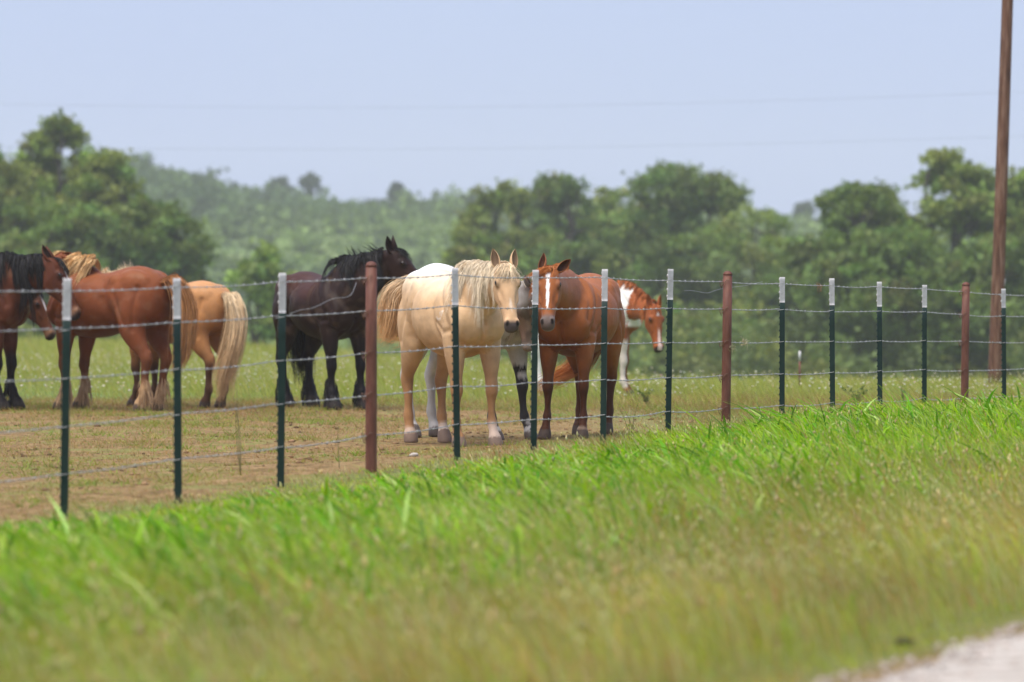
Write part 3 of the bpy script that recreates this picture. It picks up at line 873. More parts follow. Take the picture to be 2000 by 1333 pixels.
def make_coat(base, leg=None, leg_z=(.45, .62), hoof=(.10, .075, .06), muzzle=(.035, .03, .03), muzzle_s=(.50, .56), belly=None, top=None,
              marks=None, sock=None, socks=(), feather=(.03, .02, .015), mottled=.18, ear_in=None, face=None, eye_dark=.75, dust=.22):
    def f(k):
        P, part, t, s, n, u = k["P"], k["part"], k["t"], k["s"], k["n"], k["u"]
        c = np.tile(np.asarray(base, dtype=np.float64), (len(P), 1))
        nzv = fbm(P * 3.1 + 7, 41, 3)
        c *= (1 - mottled / 2 + mottled * nzv)[:, None]
        tr = part <= NECK
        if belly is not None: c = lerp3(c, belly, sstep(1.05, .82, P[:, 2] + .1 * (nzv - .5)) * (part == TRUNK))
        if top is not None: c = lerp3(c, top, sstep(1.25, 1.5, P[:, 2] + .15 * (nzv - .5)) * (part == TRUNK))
        ds = fbm(P * 9 + 3, 51, 3)
        c = lerp3(c, c * .45 + np.array([.30, .215, .14]) * .55, sstep(.55, .72, ds) * dust * (part != HEAD))
        hd = part == HEAD
        if face is not None: c = lerp3(c, face, hd * sstep(.1, .3, s))
        legm = (part >= FL) & (part <= HR)
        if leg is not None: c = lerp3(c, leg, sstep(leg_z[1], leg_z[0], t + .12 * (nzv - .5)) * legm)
        for pt, zt, cs in socks:
            c = lerp3(c, cs, sstep(zt + .03, zt - .03, t + .1 * (nzv - .5)) * (part == pt))
        c = lerp3(c, hoof, (legm & (t < .092)).astype(float))
        c = lerp3(c, muzzle, sstep(muzzle_s[0], muzzle_s[1], s + .05 * (nzv - .5) - .25 * np.maximum(n - .03, 0)) * hd)
        for sd in (-1, 1):
            d2 = ((s - .566) / .025) ** 2 + ((n - .030) / .036) ** 2 + ((u - sd * .043) / .016) ** 2
            c = lerp3(c, (.010, .008, .008), sstep(1.5, .5, d2) * hd)
            d2 = ((s - .185) / .040) ** 2 + ((n - .044) / .032) ** 2 + ((u - sd * .105) / .036) ** 2
            c = lerp3(c, np.asarray(muzzle) * .7, np.exp(-d2) * eye_dark * hd)
        er = part == EAR
        if ear_in is not None: c = lerp3(c, ear_in, er * (k["lay"] > .5) * .9)
        c = lerp3(c, np.asarray(base) * .45, er * sstep(.75, 1, t) * .6)
        if marks: c = marks(k, c, nzv)
        return np.clip(c, .003, .9)
    f.feather = feather
    return f

def W2(px, D): return np.array([(px - 1000) / 7500 * D, D])

def mids(fx, fD, hx, hD):
    """mid point and heading from the fore pair and hind pair as measured"""
    A, B = W2(fx, fD), W2(hx, hD)
    d = A - B
    return d / np.linalg.norm(d)

# --- palomino ------------------------------------------------------------
def pal_marks(k, c, nz):
    hd = k["part"] == HEAD
    st = ((k["s"] - .105) / .028) ** 2 + (k["u"] / .017) ** 2
    c = lerp3(c, (.85, .80, .74), sstep(1.3, .6, st + .5 * (nz - .5)) * hd * (k["n"] > 0))
    sn = ((k["s"] - .40) / .06) ** 2 + ((k["u"] + .002) / .012) ** 2
    c = lerp3(c, (.80, .66, .52), sstep(1.4, .4, sn) * .7 * hd * (k["n"] > 0))
    P = k["P"]      # pale brand on the right shoulder: three short strokes
    on = (k["part"] != HEAD) & (P[:, 1] < -.1)
    for (x0, z0, x1, z1) in ((.41, 1.16, .445, 1.17), (.445, 1.17, .42, 1.10), (.36, 1.16, .37, 1.10), (.37, 1.10, .40, 1.10)):
        dx, dz = x1 - x0, z1 - z0
        q = np.clip(((P[:, 0] - x0) * dx + (P[:, 2] - z0) * dz) / (dx * dx + dz * dz), 0, 1)
        dd = np.hypot(P[:, 0] - x0 - q * dx, P[:, 2] - z0 - q * dz)
        c = lerp3(c, (.82, .78, .72), sstep(.009, .004, dd) * on * .45)
    return c
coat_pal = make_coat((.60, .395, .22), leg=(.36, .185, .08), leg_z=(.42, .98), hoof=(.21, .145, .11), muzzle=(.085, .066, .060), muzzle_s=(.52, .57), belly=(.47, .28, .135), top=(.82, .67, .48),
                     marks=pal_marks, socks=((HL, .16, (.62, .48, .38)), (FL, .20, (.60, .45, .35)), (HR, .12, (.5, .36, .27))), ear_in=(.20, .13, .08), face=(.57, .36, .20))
CREAM = (.72, .58, .40)
fd = mids(930, 31.4, 831, 32.5)
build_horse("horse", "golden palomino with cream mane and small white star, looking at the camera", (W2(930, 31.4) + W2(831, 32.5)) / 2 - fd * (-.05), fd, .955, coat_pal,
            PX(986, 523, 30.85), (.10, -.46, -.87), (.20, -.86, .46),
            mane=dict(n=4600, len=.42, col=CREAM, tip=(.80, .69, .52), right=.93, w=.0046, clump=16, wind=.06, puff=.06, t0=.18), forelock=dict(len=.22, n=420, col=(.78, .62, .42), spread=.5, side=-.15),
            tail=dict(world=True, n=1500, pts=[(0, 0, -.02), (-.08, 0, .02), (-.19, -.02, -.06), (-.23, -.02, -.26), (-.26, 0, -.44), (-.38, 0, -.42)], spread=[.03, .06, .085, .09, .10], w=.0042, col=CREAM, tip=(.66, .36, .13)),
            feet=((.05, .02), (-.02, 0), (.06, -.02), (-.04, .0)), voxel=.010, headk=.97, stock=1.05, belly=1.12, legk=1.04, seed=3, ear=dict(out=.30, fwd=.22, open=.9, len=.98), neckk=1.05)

# --- chestnut with a blaze ------------------------------------------------
def blz_marks(k, c, nz):
    hd = (k["part"] == HEAD) * (k["n"] > 0)
    st = ((k["s"] - .085) / .040) ** 2 + ((k["u"] + .004) / .020) ** 2
    c = lerp3(c, (.86, .83, .80), sstep(1.25, .7, st + .5 * (nz - .5)) * hd)
    wdt = np.interp(k["s"], [.1, .16, .2, .3, .40, .43], [.008, .010, .013, .013, .011, .002])
    c = lerp3(c, (.86, .83, .80), sstep(1.2, .8, np.abs(k["u"] - .002 - .012 * (nz - .5)) / wdt) * hd * (k["s"] > .1) * (k["s"] < .43))
    lip = sstep(.585, .60, k["s"]) * (k["part"] == HEAD) * sstep(-.01, -.03, k["n"])
    return lerp3(c, (.34, .24, .19), lip * .6)
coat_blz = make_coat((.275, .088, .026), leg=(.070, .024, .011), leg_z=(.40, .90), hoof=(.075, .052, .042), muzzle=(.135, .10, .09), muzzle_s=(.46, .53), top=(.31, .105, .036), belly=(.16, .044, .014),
                     marks=blz_marks, ear_in=(.05, .018, .010), socks=((FL, .10, (.4, .3, .22)),))
fd = mids(1104, 33.0, 1163, 34.08)
ORANGE = (.46, .15, .032)
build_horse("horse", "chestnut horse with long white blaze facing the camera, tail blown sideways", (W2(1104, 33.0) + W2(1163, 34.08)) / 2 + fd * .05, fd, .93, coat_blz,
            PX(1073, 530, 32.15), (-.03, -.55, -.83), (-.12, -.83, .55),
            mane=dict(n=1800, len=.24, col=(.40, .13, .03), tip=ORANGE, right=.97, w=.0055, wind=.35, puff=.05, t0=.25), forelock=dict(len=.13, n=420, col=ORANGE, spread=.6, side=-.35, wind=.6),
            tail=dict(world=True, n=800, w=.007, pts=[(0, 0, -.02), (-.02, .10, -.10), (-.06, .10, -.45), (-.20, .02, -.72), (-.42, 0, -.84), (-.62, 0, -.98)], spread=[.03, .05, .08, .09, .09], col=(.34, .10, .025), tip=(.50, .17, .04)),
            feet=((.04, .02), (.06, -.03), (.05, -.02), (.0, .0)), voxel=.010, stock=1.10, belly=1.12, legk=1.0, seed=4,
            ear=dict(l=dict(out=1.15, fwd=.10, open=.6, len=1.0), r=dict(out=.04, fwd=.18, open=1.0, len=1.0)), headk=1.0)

# --- grey appaloosa behind the palomino ------------------------------------
def grey_marks(k, c, nz):
    P = k["P"]
    sp = vnoise(P * 26, 77)
    c = lerp3(c, (.80, .80, .80), sstep(-.05, -.40, P[:, 0]) * sstep(.9, 1.2, P[:, 2]) * (k["part"] <= NECK))
    c = lerp3(c, (.18, .16, .16), sstep(.80, .88, sp) * .6 * (k["part"] <= NECK) * sstep(-.2, .3, P[:, 0]))
    pt = fbm(P * 6, 12, 3)
    lg = (k["part"] == FL) | (k["part"] == FR)
    c = lerp3(c, (.035, .03, .03), sstep(.50, .60, pt + .25 * sstep(.62, .45, k["t"])) * lg * (k["t"] < .66) * (k["t"] > .12))
    up_ = (k["part"] == HEAD) | (k["part"] == EAR) | ((k["part"] == NECK) & (k["t"] > .55))
    c = lerp3(c, (.115, .085, .070), up_ * (.55 + .45 * sstep(.4, .6, pt)))
    c = lerp3(c, (.28, .19, .15), sstep(.05, .2, k["s"]) * (k["part"] == HEAD) * sstep(.48, .6, pt))
    return c
coat_grey = make_coat((.52, .50, .48), leg=(.46, .43, .41), hoof=(.12, .095, .085), muzzle=(.40, .33, .28), marks=grey_marks, mottled=.3, ear_in=(.3, .25, .22), face=(.20, .135, .10))
fd = mids(990, 33.1, 826, 34.0)
build_horse("horse", "white and grey spotted horse standing mostly hidden behind the palomino", (W2(990, 33.1) + W2(826, 34.0)) / 2 + fd * .05, fd, .985, coat_grey,
            PX(1022, 556, 32.85), (.10, .06, -1.0), (.66, .75, .05),
            mane=dict(n=1200, len=.42, col=(.05, .035, .03), tip=(.20, .12, .08), right=.97, wind=.15, puff=.08, w=.007), forelock=dict(len=.2, n=90, col=(.5, .46, .44), spread=.5),
            tail=dict(n=260, pts=[(-.81, 0, 1.38), (-.86, .03, 1.25), (-.84, .05, 1.0), (-.82, .06, .85)], col=(.5, .48, .46)),
            feet=((.10, .05), (.02, .0), (-.05, 0), (.02, 0)), voxel=.0135, stock=1.0, seed=5, headk=.94, croup=.02, ear=dict(out=.5, fwd=-.7, len=.8))

# --- dark draft horse -----------------------------------------------------
def drk_marks(k, c, nz):
    P = k["P"]
    w = sstep(1.15, 1.42, P[:, 2] + .25 * (nz - .5)) * (k["part"] == TRUNK) * sstep(.45, .1, P[:, 0])
    return lerp3(c, (.075, .027, .018), w * .6)
coat_drk = make_coat((.023, .0115, .009), leg=(.010, .008, .009), leg_z=(.5, .9), hoof=(.03, .024, .022), muzzle=(.02, .013, .011), marks=drk_marks, feather=(.012, .009, .010), ear_in=(.02, .012, .010), face=(.038, .018, .013))
fd = mids(680, 42.4, 576, 43.45)
BLK = (.010, .009, .010)
build_horse("horse", "black-brown heavy draft horse with feathered legs, head turned to the right", (W2(680, 42.4) + W2(576, 43.45)) / 2 + fd * .05, fd, 1.0, coat_drk,
            PX(765, 494, 42.0), (.66, -.16, -.74), (.60, -.25, .66),
            mane=dict(n=1900, len=.40, col=BLK, right=.85, puff=.12, up=.05, wind=.15, w=.008), forelock=dict(len=.25, n=90, col=BLK),
            tail=dict(world=True, n=420, pts=[(0, 0, -.02), (-.02, .05, -.05), (.06, .10, -.35), (.13, .10, -.8), (.14, .10, -1.2)], col=BLK, spread=[.03, .06, .09, .085, .05]),
            feet=((.05, .03), (-.02, 0), (.05, .0), (-.05, .06)), voxel=.0135, stock=1.20, legk=1.15, neckk=1.35, headk=1.08, feather=.65, seed=6, belly=1.05, ear=dict(out=.28, fwd=.62, open=.8, len=.98))

# --- chestnut draft, quarters towards us -----------------------------------
def chd_marks(k, c, nz):
    P = k["P"]
    w = ((k["part"] >= FL) & (k["part"] <= HR))
    return lerp3(c, (.40, .25, .13), sstep(.40, .22, k["t"] + .15 * (nz - .5)) * w * (k["t"] > .092))
coat_chd = make_coat((.175, .050, .018), leg=(.13, .046, .020), leg_z=(.4, .8), hoof=(.10, .07, .05), top=(.225, .070, .024), belly=(.105, .030, .012), marks=chd_marks, feather=(.46, .30, .17), mottled=.3)
fd = mids(140, 42.65, 300, 41.9)
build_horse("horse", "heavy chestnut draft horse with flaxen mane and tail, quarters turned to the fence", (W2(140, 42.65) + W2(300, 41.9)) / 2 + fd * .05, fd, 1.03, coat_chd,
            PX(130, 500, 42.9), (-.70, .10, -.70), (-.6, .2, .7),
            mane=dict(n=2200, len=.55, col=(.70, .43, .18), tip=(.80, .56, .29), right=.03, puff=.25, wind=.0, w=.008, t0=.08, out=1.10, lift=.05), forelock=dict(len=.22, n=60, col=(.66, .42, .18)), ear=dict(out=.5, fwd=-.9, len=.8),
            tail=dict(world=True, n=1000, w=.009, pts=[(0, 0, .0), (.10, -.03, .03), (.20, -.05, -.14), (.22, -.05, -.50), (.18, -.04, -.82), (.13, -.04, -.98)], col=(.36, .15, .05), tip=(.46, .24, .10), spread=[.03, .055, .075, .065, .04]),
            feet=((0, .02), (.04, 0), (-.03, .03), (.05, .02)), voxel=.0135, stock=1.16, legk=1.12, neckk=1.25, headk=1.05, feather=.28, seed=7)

# --- sorrel with the long blond tail ----------------------------------------
coat_sor = make_coat((.44, .205, .080), leg=(.085, .040, .022), leg_z=(.42, .80), hoof=(.06, .045, .04), top=(.52, .26, .11), belly=(.30, .13, .055), feather=(.16, .08, .04), mottled=.22)
BLOND = (.66, .43, .21)
fd = mids(262, 43.75, 438, 42.95)
build_horse("horse", "sorrel horse seen from behind with a long blond tail reaching the ground", (W2(262, 43.75) + W2(438, 42.95)) / 2 + fd * .05, fd, .925, coat_sor,
            PX(190, 545, 44.7), (-.55, .5, -.65), (-.4, .4, .8),
            mane=dict(n=1400, len=.34, col=(.74, .54, .31), tip=(.84, .68, .44), right=.2, puff=.12, up=.14, wind=.0, w=.008, t0=.2), 
            tail=dict(world=True, n=1500, pts=[(0, 0, -.02), (.07, -.10, -.02), (.14, -.15, -.22), (.11, -.18, -.60), (.0, -.18, -.98), (-.03, -.18, -1.30)], col=(.80, .63, .41), tip=(.62, .40, .20), spread=[.035, .05, .062, .07, .06], w=.007),
            feet=((0, 0), (.0, 0), (-.02, 0), (.03, 0)), voxel=.0135, stock=1.22, legk=1.12, neckk=1.15, seed=8, belly=1.05, croup=.0)

# --- bay draft at the left edge ---------------------------------------------
def bay_marks(k, c, nz):
    P = k["P"]
    c = lerp3(c, (.30, .17, .10), sstep(.48, .55, k["s"]) * sstep(.60, .54, k["s"]) * (k["part"] == HEAD) * .7)
    bl = sstep(1.2, .7, np.abs(k["u"]) / .018) * (k["part"] == HEAD) * (k["n"] > 0) * sstep(.05, .09, k["s"]) * sstep(.30, .26, k["s"])
    return lerp3(c, (.8, .78, .75), bl)
coat_bay = make_coat((.095, .029, .014), leg=(.012, .010, .011), leg_z=(.52, .72), hoof=(.03, .025, .022), muzzle=(.03, .024, .024), muzzle_s=(.53, .585), marks=bay_marks, feather=(.012, .010, .010), ear_in=(.02, .01, .008))
build_horse("horse", "bay draft horse with thick black mane at the left edge, head in profile", W2(-78, 42.5), np.array([.96, -.28]), 1.04, coat_bay,
            PX(98, 510, 42.0), (.44, -.10, -.89), (.88, -.10, .44),
            mane=dict(n=2200, len=.52, col=BLK, right=.93, puff=.10, w=.010, t0=.12), forelock=dict(len=.26, n=120, col=BLK, spread=.3),
            tail=dict(n=200, pts=[(-.81, 0, 1.38), (-.9, 0, 1.2), (-.92, 0, .7)], col=BLK),
            feet=((.04, 0), (0, 0), (0, 0), (0, 0)), voxel=.0135, stock=1.18, legk=1.10, neckk=1.35, headk=1.10, feather=.35, seed=9, ear=dict(out=.12, fwd=.05, open=.9, len=.95))

coat_bay2 = make_coat((.105, .036, .016), leg=(.012, .010, .011), leg_z=(.5, .7), hoof=(.03, .025, .022), muzzle=(.028, .022, .022), muzzle_s=(.52, .58), marks=bay_marks, ear_in=(.02, .01, .008))
build_horse("horse", "dark bay horse holding its head low under the bay draft's neck", W2(-160, 44.2), np.array([.98, -.18]), .97, coat_bay2,
            PX(62, 572, 43.7), (.42, -.15, -.89), (.86, -.25, .42),
            mane=dict(n=500, len=.30, col=BLK, right=.9, puff=.06, w=.014), forelock=dict(len=.18, n=60, col=BLK),
            tail=dict(n=120, pts=[(-.81, 0, 1.38), (-.9, 0, 1.2), (-.92, 0, .7)], col=BLK), voxel=.013, stock=1.05, seed=10, headk=.98)

# --- paint ------------------------------------------------------------------
def pnt_marks(k, c, nz):
    P = k["P"]
    x = P[:, 0] + .06 * np.sin(P[:, 2] * 17) + .05 * (fbm(P * 7, 5, 3) - .5)
    w = sstep(.30, .33, x) * sstep(.76, .73, x) * sstep(.93, .98, P[:, 2]) * ((k["part"] == TRUNK) | ((k["part"] == NECK) & (k["t"] < .42)))
    WH = (.80, .77, .72)
    c = lerp3(c, WH, w)
    lg = ((k["part"] == FL) | (k["part"] == FR)) * sstep(.11, .15, k["t"] + 0 * nz) * sstep(.80, .74, k["t"])
    c = lerp3(c, (.72, .62, .54), lg * (k["part"] == FR))
    c = lerp3(c, WH, ((k["part"] == HL) | (k["part"] == HR)) * sstep(1.12, 1.0, k["t"]) * (k["t"] > .095))
    fl = ((k["s"] - .11) / .025) ** 2 + (k["u"] / .018) ** 2
    c = lerp3(c, WH, sstep(1.2, .8, fl) * (k["part"] == HEAD) * (k["n"] > 0))
    sn = np.abs(k["u"]) / np.interp(k["s"], [.3, .4, .5, .56], [.004, .014, .02, .03])
    return lerp3(c, (.75, .55, .48), sstep(1.3, .9, sn) * (k["part"] == HEAD) * (k["n"] > -.02) * (k["s"] > .33) * (k["s"] < .60))
coat_pnt = make_coat((.30, .085, .026), leg=(.22, .07, .025), hoof=(.09, .065, .055), muzzle=(.05, .035, .035), muzzle_s=(.55, .6), marks=pnt_marks, top=(.36, .11, .035))
build_horse("horse", "brown and white paint horse with lowered head behind the chestnut", W2(1146, 48.0), np.array([.99, -.10]), .92, coat_pnt,
            PX(1277, 600, 47.2), (.10, -.22, -.97), (.42, -.86, .22),
            mane=dict(n=600, len=.28, col=(.40, .12, .032), tip=(.46, .15, .045), right=.85, puff=.08, w=.013), forelock=dict(len=.16, n=60, col=(.38, .11, .03)),
            tail=dict(n=260, pts=[(-.81, 0, 1.38), (-.9, 0, 1.22), (-.93, 0, .8), (-.9, 0, .5)], col=(.3, .1, .03)), voxel=.0135, seed=12, feet=((.03, 0), (.02, 0), (-.02, 0), (.05, 0)))
# ================================================================ fence
M_TPOST = mat_simple("dark_green_post_paint", [(.35, (.008, .026, .020)), (.62, (.012, .036, .027)), (.80, (.03, .035, .025))], scale=14, rough=.5, bump=.15, spec=.4)
M_TIP = mat_simple("white_post_paint", [(.3, (.46, .44, .44)), (.55, (.60, .58, .585)), (.8, (.66, .645, .65))], scale=18, rough=.55, bump=.15)
M_PIPE = mat_simple("rusty_brown_pipe", [(.28, (.085, .027, .016)), (.5, (.135, .045, .027)), (.72, (.19, .075, .045))], scale=9, rough=.6, bump=.35, stretch=(3, 3, .6), bscale=40)
M_WIRE = mat_simple("galvanised_wire", [(.3, (.27, .27, .28)), (.55, (.44, .44, .45)), (.8, (.30, .25, .21))], scale=20, rough=.45, metal=.35, bump=0, spec=.5)
M_TIE = mat_simple("rusty_tie_wire", [(.3, (.10, .045, .028)), (.7, (.22, .13, .09))], scale=30, rough=.7, bump=0)

fence = empty("barbed_wire_fence", (F0[0], F0[1], 0))
tag(fence, "five-strand barbed wire fence on green T-posts and rusty pipe posts", "fence")
FO = np.array([F0[0], F0[1], 0.0])
N3, D3 = np.array([FN[0], FN[1], 0]), np.array([FD[0], FD[1], 0])
WIRE_H = np.array([.25, .515, .787, 1.058, 1.28])
AX = np.stack([N3, D3, [0, 0, 1.]])

def tpost_mesh(z0, z1, studs, mat, name):
    sp = Soup()
    # T profile: flange (towards the paddock) and stem
    prof = np.array([(.004, -.018), (.004, .018), (0, .018), (-.0005, .0035), (-.036, .0028), (-.037, -.0028), (-.0005, -.0035), (0, -.018)])
    nz_ = 12
    zz = np.linspace(z0, z1, nz_)
    V = np.concatenate([np.column_stack([prof[:, 0:1] * N3[None, :2] + prof[:, 1:2] * D3[None, :2], np.full(8, z)]) for z in zz])
    F = []
    for k in range(nz_ - 1):
        for j in range(8): F.append([k * 8 + j, k * 8 + (j + 1) % 8, k * 8 + 8 + (j + 1) % 8, k * 8 + 8 + j])
    sp.add(V, np.array(F))
    for b_, zf in ((0, 0), ((nz_ - 1) * 8, 1)):
        sp.F.append(np.array([[b_ + 0, b_ + 1, b_ + 2, b_ + 7], [b_ + 3, b_ + 4, b_ + 5, b_ + 6]]))
    return sp.mesh(name, mat)

def stud_mesh(z0, z1, mat, name):
    sp = Soup()
    z = math.ceil(z0 / .054) * .054 + .02
    while z < z1 - .008:
        c = N3 * .009 + np.array([0, 0, z])
        V, F = box(c, .0065, .009, .0085, AX)
        V[[1, 5, 3, 7]] -= N3 * .0  # keep upright
        top = V[:, 2] > z
        V[top] -= N3 * .004
        sp.add(V, F); z += .054
    return sp.mesh(name, mat)

def clip_path(h):
    q = []
    for a_ in np.linspace(-1.0, 1.0, 11):
        along = a_ * .045
        out_ = -.040 * math.exp(-(a_ / .55) ** 4) + .012
        q.append(N3 * out_ + D3 * along + np.array([0, 0, h + .006 - .012 * abs(a_)]))
    return np.array(q)

post_tops, post_g = {}, {}
PIPES = (3, 8, 13)
tvar = {0: 1.35, 1: 1.325, 2: 1.335, 4: 1.325, 5: 1.325, 6: 1.345, 7: 1.365, 9: 1.335, 10: 1.34, 11: 1.325, 12: 1.31, 14: 1.33}
tipl = {0: .235, 1: .24, 2: .25, 4: .255, 5: .25, 6: .24, 7: .24, 9: .215, 10: .235, 11: .225, 12: .21, 14: .19}
for i in range(-1, 17):
    xy = F0 + FSTEP * i
    gz = float(berm(i))
    if i in PIPES or i == -2:
        pr = empty("pipe_post", np.array([xy[0], xy[1], gz]) - FO, 0, fence)
        top = 1.385 if i == 3 else 1.365
        lean = {3: .001, 8: .016, 13: .014}.get(i, 0)
        zz = np.array([-.35, 0, .4, .9, top - .03])
        P = np.column_stack([-FN[0] * .0 + lean * zz / 1.3, 0 * zz, zz])
        V, F = tube(P, .0375, 20)
        link_mesh("pipe", np_mesh("pipe", V, F, M_PIPE, None, True), pr)
        th = np.linspace(0, math.pi / 2 - .03, 7)
        P2 = np.column_stack([lean * (top - .03) / 1.3 + 0 * th, 0 * th, top - .030 + .034 * np.sin(th)])
        V, F = tube(P2, .0395 * np.cos(th), 20)
        link_mesh("cap", np_mesh("cap", V, F, M_PIPE, None, True), pr)
        for h in WIRE_H:
            w = []
            for s_ in np.linspace(-1, 1, 15):
                ang = s_ * 2.2
                w.append(N3 * (.047 * math.cos(ang) - .0) + D3 * (.047 * math.sin(ang)) + np.array([lean * h / 1.3, 0, h + .03 * math.sin(s_ * 5) + .012 * s_]))
            V, F = tube(np.array(w), .0032, 5)
            sp = Soup(); sp.add(V, F)
            tl = np.array([N3 * .05, N3 * .07 + np.array([0, 0, .012]), N3 * .062 + np.array([0, 0, -.03]), N3 * .048 + np.array([0, 0, -.055])]) + np.array([lean * h / 1.3, 0, h])
            V, F = tube(tl, .0032, 5); sp.add(V, F)
            link_mesh("wire_tie", sp.mesh("wire_tie", M_TIE, True), pr)
    else:
        pr = empty("t_post", np.array([xy[0], xy[1], gz]) - FO, 0, fence)
        top = tvar.get(i, 1.33); tl = tipl.get(i, .22)
        pr.rotation_euler = (rng.normal(0, .010), rng.normal(0, .010), rng.normal(0, .12))
        link_mesh("stake", tpost_mesh(-.35, top - tl, None, M_TPOST, "stake"), pr)
        link_mesh("painted_tip", tpost_mesh(top - tl + .0005, top, None, M_TIP, "painted_tip"), pr)
        tag(link_mesh("studs", stud_mesh(.02, top - tl, M_TPOST, "studs"), pr), kind="stuff")
        tag(link_mesh("tip_studs", stud_mesh(top - tl, top - .01, M_TIP, "tip_studs"), pr), kind="stuff")
        for h in WIRE_H:
            V, F = tube(clip_path(h), .0024, 5)
            link_mesh("wire_clip", np_mesh("wire_clip", V, F, M_WIRE, None, True), pr)

# five strands, each a twisted pair with barbs
g2 = np.random.default_rng(5)
for wi, h in enumerate(WIRE_H):
    wr = empty("barbed_wire", (0, 0, 0), 0, fence)
    i_k = np.arange(-1.6, 16.61, 1 / 36.)
    base = F0 + FSTEP * i_k[:, None]
    fr = i_k - np.floor(i_k)
    sagv = {k: (.003 + .011 * g2.random()) * (1.6 if wi < 1 else 1) for k in range(-3, 18)}
    sag = np.array([sagv[int(math.floor(v))] for v in i_k]) * 4 * fr * (1 - fr)
    jit = np.interp(i_k, np.arange(-3, 19), g2.normal(0, .006, 22))
    z = berm(np.floor(i_k)) * (1 - fr) + berm(np.floor(i_k) + 1) * fr + h - sag + jit
    ctr = np.column_stack([base + FN * .018, z]) - FO
    sp = Soup()
    tw = np.arange(len(i_k)) * 1.5
    for ph in (0, math.pi):
        off = (np.sin(tw + ph)[:, None] * N3 + np.cos(tw + ph)[:, None] * np.array([0, 0, 1.])) * .0024
        V, F = tube(ctr + off, .0020, 4)
        sp.add(V, F)
    link_mesh("strand", sp.mesh("strand", M_WIRE, True), wr)
    sb = Soup()
    pos = np.arange(3, len(i_k) - 3, 3.4)
    for q in pos:
        k = int(q); c = ctr[k]
        for rep in range(2):
            an = g2.random() * 6.28
            dr = N3 * math.cos(an) + np.array([0, 0, 1.]) * math.sin(an) + D3 * g2.normal(0, .35)
            dr = unit(dr) * .0145
            V, F = tube(np.array([c - dr, c - dr * .3, c + dr * .3, c + dr]) + D3 * (.004 * rep), [.0006, .0017, .0017, .0006], 3)
            sb.add(V, F)
        V, F = tube(np.array([c - D3 * .006, c + D3 * .006]), .0058, 5); sb.add(V, F)
    tag(link_mesh("barbs", sb.mesh("barbs", M_WIRE), wr), kind="stuff")

def fence_pt(i, h, off=.018):
    xy = F0 + FSTEP * i + FN * off
    return np.array([xy[0], xy[1], float(berm(i)) + h])

def loose_wire(name, label, pts, r=.0018, mat=None):
    P = hermite(np.array(pts), 40)
    P += .006 * np.sin(np.linspace(0, 14, 40))[:, None] * np.array([.2, .2, 1])
    V, F = tube(P, r, 5)
    o = link_mesh(name, np_mesh(name, V, F, mat or M_WIRE, None, True))
    return tag(o, label, "wire")
loose_wire("loose_wire", "loose wire end curling past the middle pipe post", [fence_pt(7.35, 1.20, .03), fence_pt(7.7, 1.19, .035), fence_pt(8.02, 1.21, .09), fence_pt(8.4, 1.26, .03), fence_pt(8.7, 1.285, .02)])
loose_wire("loose_wire", "loose bent wire strung across in front of the black draft horse", [fence_pt(2.15, 1.075, .02), fence_pt(2.35, 1.10, .03), fence_pt(2.6, 1.145, .035), fence_pt(2.82, 1.18, .03), fence_pt(2.97, 1.245, .09)], .0016)
# wisps of hay caught on the wire
M_STRAW = mat_coat("dry_straw", rough=.8, sheen=0, var=.25, bump=0, spec=.2)
def wisp(c, n, spread, length, seed, label, col=(.52, .43, .26)):
    g = np.random.default_rng(seed)
    K = 6; f = np.linspace(-.5, .5, K)
    dr = unit(D3 * 1.5 + g.normal(0, .45, (n, 3)))
    path = c + g.normal(0, spread, (n, 1, 3)) + dr[:, None] * (length * g.uniform(.4, 1, (n, 1, 1)) * f[None, :, None])
    path[..., 2] += g.normal(0, .02, (n, 1)) * np.sin(f * 6)[None]
    V, F, C = strands(path, .003 * g.uniform(.7, 1.3, n), np.asarray(col) * (.6 + .6 * g.random((n, 1))), g)
    tag(link_mesh("hay_wisp", np_mesh("hay_wisp", V, F, M_STRAW, C)), label, "hay")
wisp(fence_pt(8.38, .785), 34, .012, .12, 1, "knot of dry hay caught on the wire right of the middle pipe post")
wisp(fence_pt(8.02, .74, -.06), 14, .008, .22, 2, "few hay stalks hanging across the middle pipe post")
wisp(fence_pt(9.8, 1.265), 16, .012, .10, 3, "small reddish grass wisp hanging on the top wire", (.42, .2, .1))
# ================================================================ trees
M_BARK = mat_simple("oak_bark", [(.3, (.035, .030, .028)), (.6, (.075, .064, .056)), (.8, (.11, .095, .085))], scale=5, rough=.95, bump=.6, spec=.1, stretch=(4, 4, .8))
M_LEAF = mat_leaf("oak_leaves", trans=.30, rough=.6, var=.2, nscale=.35)

def leaf_cards(cen, n, rad, size, g, flat=.7):
    """n small leaf faces scattered in each clump; returns V,F for all"""
    m_ = len(cen)
    d = np.clip(g.normal(0, .5, (m_, n, 3)), -1.3, 1.3)
    P = cen[:, None] + d * rad[:, None, None] * np.array([1, 1, flat])
    P = P.reshape(-1, 3); k = len(P)
    a1 = unit(g.normal(size=(k, 3))); a2 = unit(np.cross(a1, g.normal(size=(k, 3))))
    s = size * g.uniform(.6, 1.4, (k, 1))
    V = np.stack([P - a1 * s, P + a1 * s * .6 - a2 * s * .85, P + a1 * s * .6 + a2 * s * .85], 1).reshape(-1, 3)
    F = np.arange(k * 3).reshape(k, 3)
    return V, F

